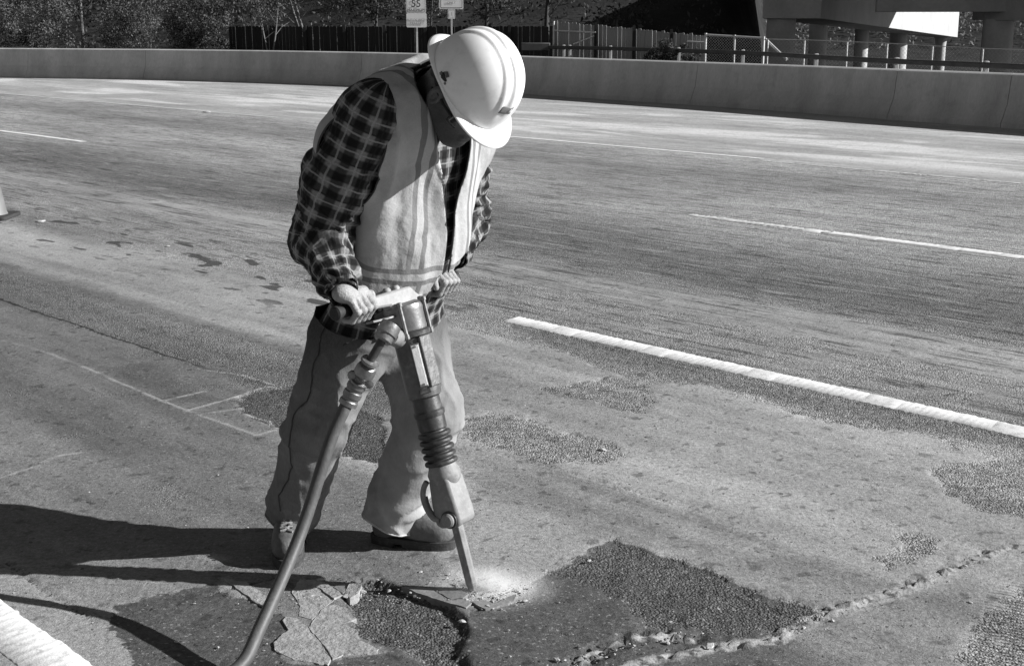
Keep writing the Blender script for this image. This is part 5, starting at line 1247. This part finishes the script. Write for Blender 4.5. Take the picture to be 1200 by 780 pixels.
b_all = s.m('MAXIMUM', band_, s.m('MAXIMUM', band2, band3)); c_all = s.m('MAXIMUM', s.m('MULTIPLY', core, s.m('SUBTRACT', 1, s.m('MAXIMUM', band2, band3))), s.m('MAXIMUM', core2, core3))
nz = s.noise(s.obj, 9, 4, .6); fz = s.noise(s.obj, 300, 2, .7)
t0 = s.m('MULTIPLY', s.mr(nz, .3, .7, .80, 1.16), .41); t1 = s.mix(b_all, t0, .20); t1 = s.mix(c_all, t1, .46)
dirt_ = s.mr(s.noise(s.obj, 14, 6, .7), .55, .75, 0, .6, True); t1 = s.m('MULTIPLY', t1, s.m('SUBTRACT', 1, s.m('MULTIPLY', dirt_, .35))); t1 = s.m('MULTIPLY', t1, s.mr(fz, .3, .7, .92, 1.08))
vest_m = s.done(t1, .75, s.bump(s.m('ADD', s.noise(s.obj, 22, 5, .62), s.m('MULTIPLY', fz, .08)), .5, .009), 0, .2)
me = mkmesh('safety_vest', Vv, Tv); uu, ww, tt = tloc(Vv); attr(me, 'cloth', np.stack([uu, ww, tt], axis=1), 'FLOAT_VECTOR')
vs_ = link('safety_vest', me, vest_m, worker); q = vs_.modifiers.new('solidify', 'SOLIDIFY'); q.thickness = .003; q.offset = 1
# dark binding along every cut edge of the vest
def boundary_loops(T):
    from collections import Counter, defaultdict
    E = Counter(); dire = {}
    for a, b, c in T.tolist():
        for x, y in ((a, b), (b, c), (c, a)): E[(min(x, y), max(x, y))] += 1; dire[(min(x, y), max(x, y))] = (x, y)
    nx_ = {}
    for e, n in E.items():
        if n == 1: x, y = dire[e]; nx_[x] = y
    loops = []
    while nx_:
        s0 = next(iter(nx_)); lp = [s0]; y = nx_.pop(s0)
        while y != s0 and y in nx_: lp.append(y); y = nx_.pop(y)
        loops.append(lp)
    return loops
bind = gmat('dark_edge_binding', .05, .8, .2, 40, .3, 120)
for lp in boundary_loops(Tv):
    if len(lp) < 40: continue
    P_ = Vv[lp]; k3 = np.ones(5)/5; P_ = np.stack([np.convolve(np.concatenate([P_[-2:, i], P_[:, i], P_[:2, i]]), k3, 'valid') for i in range(3)], axis=1)[::3]
    pts = [Vector(map(float, p)) for p in P_]; pts.append(pts[0]); MB().tube(pts, .0032, 6).build('edge_binding', bind, vs_)
# ---------------------------------------------------------------- boots
leather = gmat('scuffed_work_leather', .10, .6, .35, 14, .6, 60, dirt=.35, dirt_tone=.26); sole_m = gmat('dark_rubber_sole', .035, .8, .3, 20, .4, 80, dirt=.4, dirt_tone=.12)
def boot(heel, toe, ank, name_label, laces=True):
    d = (toe-heel); L_ = d.length; y = Vector((d.x, d.y, 0)).normalized(); x = Vector((y.y, -y.x, 0)); z = Vector((0, 0, 1)); ax = (x, y, z)
    o = Vector((heel.x, heel.y, 0)); q = lambda a, b, c: o+x*a+y*b+z*c
    def f(P):
        d = s_ell(P, q(0, L_*.76, .052), ax, (.050, L_*.235, .048)); d = smin(d, s_ell(P, q(0, L_*.5, .066), ax, (.045, L_*.25, .052)), .04)
        d = smin(d, s_ell(P, q(0, L_*.17, .06), ax, (.040, L_*.17, .058)), .03); d = smin(d, s_cone(P, q(0, L_*.24, .08), q(0, L_*.20, .19), .046, .044), .03)
        d = smin(d, s_cone(P, q(0, L_*.60, .085), q(0, L_*.30, .135), .026, .034), .03)
        d = smax(d, .022-(P[:, 2]), .004); return d-.0015*fbm(P*45, 3, 4)-.002*vnoise(P*np.array([30, 30, 60], dtype=np.float32), 6)*np.exp(-((P[:, 2]-.11)/.04)**2)
    V_, Q_ = snets(f, *bnd([q(.07, -.03, 0), q(-.07, L_+.03, .21), q(.07, L_+.03, .0), q(-.07, -.03, .21)], .01), .0042)
    bo = link('boot', mkmesh('boot', V_, Q_), leather, worker)
    n = 40; out = []
    for i in range(n):
        a = 2*math.pi*i/n; c_, s_ = math.cos(a), math.sin(a); w_ = .053 if s_ > -.2 else .046; w_ = .053*(1-.14*sst(np.array([-s_]), -.3, .5)[0])
        out.append((w_*math.copysign(abs(c_)**.8, c_)*(1-.10*math.exp(-((s_-(-.1))/.3)**2)), L_*.5+(L_*.5+.006)*math.copysign(abs(s_)**.85, s_)))
    def sole(z0, z1, gr, nm):
        mb = MB(); V2 = [q(a*gr, L_*.5+(b-L_*.5)*gr, z0) for a, b in out]+[q(a*gr, L_*.5+(b-L_*.5)*gr, z1) for a, b in out]
        mb.add(V2, [tuple(reversed(range(n))), tuple(range(n, 2*n))]+[(i, (i+1) % n, n+(i+1) % n, n+i) for i in range(n)]); return mb.build(nm, sole_m, bo, bevel=.003)
    sole(.010, .030, 1.0, 'welt')
    # heel block and front sole leave an arch
    for a_, b_ in ((-.01, .30), (.40, 1.01)):
        pts = [(px_, max(a_*L_, min(b_*L_, py_))) for px_, py_ in out]; P2 = []
        for p in pts:
            if not P2 or (abs(p[0]-P2[-1][0])+abs(p[1]-P2[-1][1])) > .001: P2.append(p)
        m = len(P2); mb = MB(); V2 = [q(a, b, .0) for a, b in P2]+[q(a, b, .012) for a, b in P2]
        mb.add(V2, [tuple(reversed(range(m))), tuple(range(m, 2*m))]+[(i, (i+1) % m, m+(i+1) % m, m+i) for i in range(m)]).build('outsole', sole_m, bo, smooth=False)
    if laces:
        bb = bvh_of(V_, tris(Q_))
        for k_ in range(5):
            yy, hh = L_*(.80-.062*k_), .090+.014*k_
            for s_ in (1, -1):
                P_ = lay(bb, [q(s_*.026*(1-2*i/8), yy-.014*(i/8-.5), hh+.04) for i in range(9)], .004); MB().tube(P_, .0048, 6).build('lace', lace_m, bo)
        P_ = lay(bb, [q(.03*math.cos(a), L_*.28+.02+.03*math.sin(a), .165) for a in np.linspace(-.6, 3.7, 14)], .003); MB().tube(P_, .004, 6).build('lace', lace_m, bo)
    return bo
lace_m = gmat('pale_boot_laces', .24, .9, .2, 60, .4, 200)
gR = G(336, 667); hR = Vector((NR.x-.005, NR.y+.07, 0)); tR = Vector((gR.x, gR.y+.0, 0))
boot(hR, tR, NR, 'r'); gh, gt_ = G(437, 633), G(533, 641); boot(Vector((gh.x, gh.y, 0)), Vector((gt_.x, gt_.y, 0)), NL, 'l', False)
# frayed hem threads on the left leg
hemr = []; 
for lp in boundary_loops(Tj):
    P_ = Vj[lp]
    if len(lp) > 30 and P_[:, 2].mean() < .3: 
        pts = [Vector(map(float, p)) for p in P_[::2]]; pts.append(pts[0]); MB().tube(pts, .0035, 5).build('hem', jean_m if P_[:, 0].mean() < -.5 else stitch, jn)
# ---------------------------------------------------------------- hard hat
hat_m = gmat('white_hard_hat_shell', .84, .36, .04, 10, .05, 60, dirt=.30, dirt_tone=.5, dist=.001)
HM = Matrix((LF, Fw, Up)).transposed().to_4x4(); HM.translation = RIM
V_, F_ = [], []; NT, NP = 160, 60
def hat_pt(th, ph, inner=0.):
    """th round the head from his left side, front at 90 degrees; ph 0 at the rim, 1 at the crown"""
    c_, s_ = math.cos(th), math.sin(th); a, bb_ = .122-inner, (.140 if s_ > 0 else .142)-inner; H_ = .160-inner
    el_ = ph*math.pi/2; rr = math.cos(el_)**.80; zz_ = H_*math.sin(el_)**1.12; x, y = a*c_*rr, bb_*s_*rr; z = zz_
    if inner == 0:
        top = math.exp(-((1-ph)/.62)**4)
        for cx_, wd_, hh_ in ((0, .014, .0085), (.037, .0085, .0055), (-.037, .0085, .0055)):
            k_ = max(0, 1-(abs(x-cx_)/wd_)**2.5) if abs(x-cx_) < wd_ else 0; fade = 1/(1+math.exp(-(z-.060)/.008)); z += hh_*k_**.6*fade*.9; y *= 1+.03*k_*fade*(1-ph)
    return Vector((x, y, z))
prof = [(ph/NP) for ph in range(NP+1)]
for j in range(NP+1):
    for i in range(NT): V_.append(HM @ hat_pt(2*math.pi*i/NT, min(.995, (j/NP))))
F_ += [(j*NT+i, j*NT+(i+1) % NT, (j+1)*NT+(i+1) % NT, (j+1)*NT+i) for j in range(NP) for i in range(NT)]; F_.append(tuple(range(NP*NT, (NP+1)*NT)))
# rim, peak in front and flared neck guard behind
def brim(th):
    s_ = math.sin(th); fr = max(0, s_); bk = max(0, -s_)
    return .004+.046*fr**1.6+.026*bk**3, -.004-.010*fr**2-.020*bk**2
K_ = 8; base = len(V_)
for j in range(K_+1):
    for i in range(NT):
        th = 2*math.pi*i/NT; p = hat_pt(th, 0); out_, dz_ = brim(th); r = Vector((math.cos(th), math.sin(th), 0)); k_ = j/K_
        V_.append(HM @ (p+r*out_*k_+Vector((0, 0, dz_*k_**1.4+(.004*math.sin(k_*math.pi) if j < K_ else 0)))))
F_ += [(base+(j+1)*NT+i, base+(j+1)*NT+(i+1) % NT, base+j*NT+(i+1) % NT, base+j*NT+i) for j in range(K_) for i in range(NT)]
me = mkmesh('hard_hat', V_, F_)
import bmesh
bm = bmesh.new(); bm.from_mesh(me); bmesh.ops.remove_doubles(bm, verts=bm.verts, dist=.0004); bmesh.ops.recalc_face_normals(bm, faces=bm.faces); bm.to_mesh(me); bm.free()
me.polygons.foreach_set('use_smooth', [True]*len(me.polygons)); hat = link('hard_hat', me, hat_m, worker); q = hat.modifiers.new('solidify', 'SOLIDIFY'); q.thickness = .003; q.offset = -1
bh = bvh_of([tuple(v) for v in V_], [f for f in F_ if len(f) == 4])
def decal(c, ux, uy, pts, name, mat, off=.0012, th=.001):
    """small flat-cut badge laid on the shell"""
    P_ = [c+ux*a+uy*b_ for a, b_ in pts]; n = len(P_); mb = MB(); cen_ = sum(P_, Vector())/n; fan = []
    rings = [cen_]+[cen_.lerp(p, .5) for p in P_]+P_; out = []
    for p in rings:
        loc, nr, _, _ = bh.find_nearest(p); nr = nr if nr.dot(loc-RIM) > 0 else -nr; out.append(loc+nr*off)
    F2 = [(0, 1+i, 1+(i+1) % n) for i in range(n)]+[(1+i, 1+n+i, 1+n+(i+1) % n, 1+(i+1) % n) for i in range(n)]
    mb.add(out, F2); o = mb.build(name, mat, hat, smooth=True); q = o.modifiers.new('solidify', 'SOLIDIFY'); q.thickness = th; q.offset = 0; return o
badge = gmat('grey_sticker', .16, .5, .2, 60, .1, 120); badge2 = gmat('sticker_print', .7, .5, .2, 60, .1, 120); slotm = gmat('slot_shadow_plastic', .12, .6, .6, 90, .5, 200)  # dark grey plastic for the slot tabs
bc_ = HM @ Vector((-.012, .150, .088)); lx = -LF; 
P_bad = [(-.034, -.015), (.018, -.015), (.034, .015), (-.018, .015)]
decal(bc_, LF, Up, P_bad, 'front_badge', badge); decal(bc_, LF, Up, [(-.003, -.006), (.010, -.006), (.013, .0), (.006, .004), (.0, .0)], 'badge_print', badge2, .0026)
decal(bc_, LF, Up, [(.006, -.002), (.012, .002), (.014, .008), (.007, .008)], 'badge_print', badge2, .0026)
sc0 = HM @ Vector((-.13, -.020, .020))
decal(sc0, Fw, Up, [(-.013, -.006), (.0, -.010), (.016, -.004), (.018, .003), (.004, .004), (-.010, .006)], 'side_slot', gmat('dark_slot', .02, .7))
decal(sc0+Up*.010, Fw, Up, [(-.010, -.002), (.010, -.003), (.012, .006), (-.004, .008)], 'slot_tab', slotm, .003, .002)
decal(sc0-Fw*.006-Up*.004, Fw, Up, [(-.010, -.004), (-.002, -.005), (.0, .004), (-.009, .005)], 'slot_tab', slotm, .003, .002)
decal(sc0+Fw*.020-Up*.006, Fw, Up, [(-.003, -.003), (.004, -.002), (.003, .003), (-.003, .003)], 'slot_tab', slotm, .002, .001)
# inner headband and safety glasses
MB().lathe([(.094, -.004), (.096, .004), (.096, .028), (.094, .030)], HM @ Matrix.Diagonal((.90, 1.08, 1, 1)), 40, close=False).build('headband', rubber, hat)
gl_m = Sh('dark_safety_lens'); gl_m = gl_m.done(.02, .08, None, 0, .6)
V_, F_ = [], []; n = 24
for j in range(6):
    for i in range(n+1):
        a = R(28+124*i/n); v_ = -1+2*j/5; V_.append(hp_(.082*math.cos(a)*1.0, .020+.086*math.sin(a), -.034+.022*v_*(1-.35*abs(math.cos(a))**3)-.0))
F_ = [(j*(n+1)+i, j*(n+1)+i+1, (j+1)*(n+1)+i+1, (j+1)*(n+1)+i) for j in range(5) for i in range(n)]
gl = link('safety_glasses', mkmesh('safety_glasses', V_, F_), gl_m, worker); q = gl.modifiers.new('solidify', 'SOLIDIFY'); q.thickness = .003; q.offset = 1
for s_ in (-1, 1): MB().tube([hp_(s_*.070, .066, -.030), hp_(s_*.083, .025, -.028), hp_(s_*.085, -.01, -.026), hp_(s_*.082, -.03, -.040)], .0042, 8).build('temple_arm', rubber, gl)
# ================================================================= DUST at the chisel point
dm = bpy.data.materials.new('concrete_dust'); dm.use_nodes = True; nt = dm.node_tree; nt.nodes.clear()
S2 = Sh.__new__(Sh); S2.mat = dm; S2.nt = nt; S2.out = nt.nodes.new('ShaderNodeOutputMaterial'); S2.tc = nt.nodes.new('ShaderNodeTexCoord'); S2.obj = S2.tc.outputs['Object']
vr = S2.vm('LENGTH', S2.scale(S2.obj, (1/.115, 1/.09, 1/.06)))
dn = S2.m('MULTIPLY', S2.m('POWER', S2.m('MAXIMUM', S2.m('SUBTRACT', 1, vr), 0), 2.2), S2.mr(S2.noise(S2.obj, 26, 5, .65), .40, .62, 0, 1)); dn = S2.m('MULTIPLY', dn, 75)
pv = nt.nodes.new('ShaderNodeVolumePrincipled'); pv.inputs['Color'].default_value = (.95, .95, .95, 1); nt.links.new(dn, pv.inputs['Density']); pv.inputs['Anisotropy'].default_value = .2
nt.links.new(pv.outputs[0], S2.out.inputs['Volume'])
dc = G(572, 689)+Vector((0, 0, .012)); mb = MB(); prf = [(max(.001, math.sin(math.pi*i/12)), -math.cos(math.pi*i/12)) for i in range(13)]
mb.lathe(prf, Matrix.Translation(dc) @ Matrix.Diagonal((.115, .09, .06, 1)), 24); o = mb.build('dust_cloud', dm, origin=dc); tag(o, 'small pale puff of concrete dust rising at the chisel point', 'dust', kind='stuff')
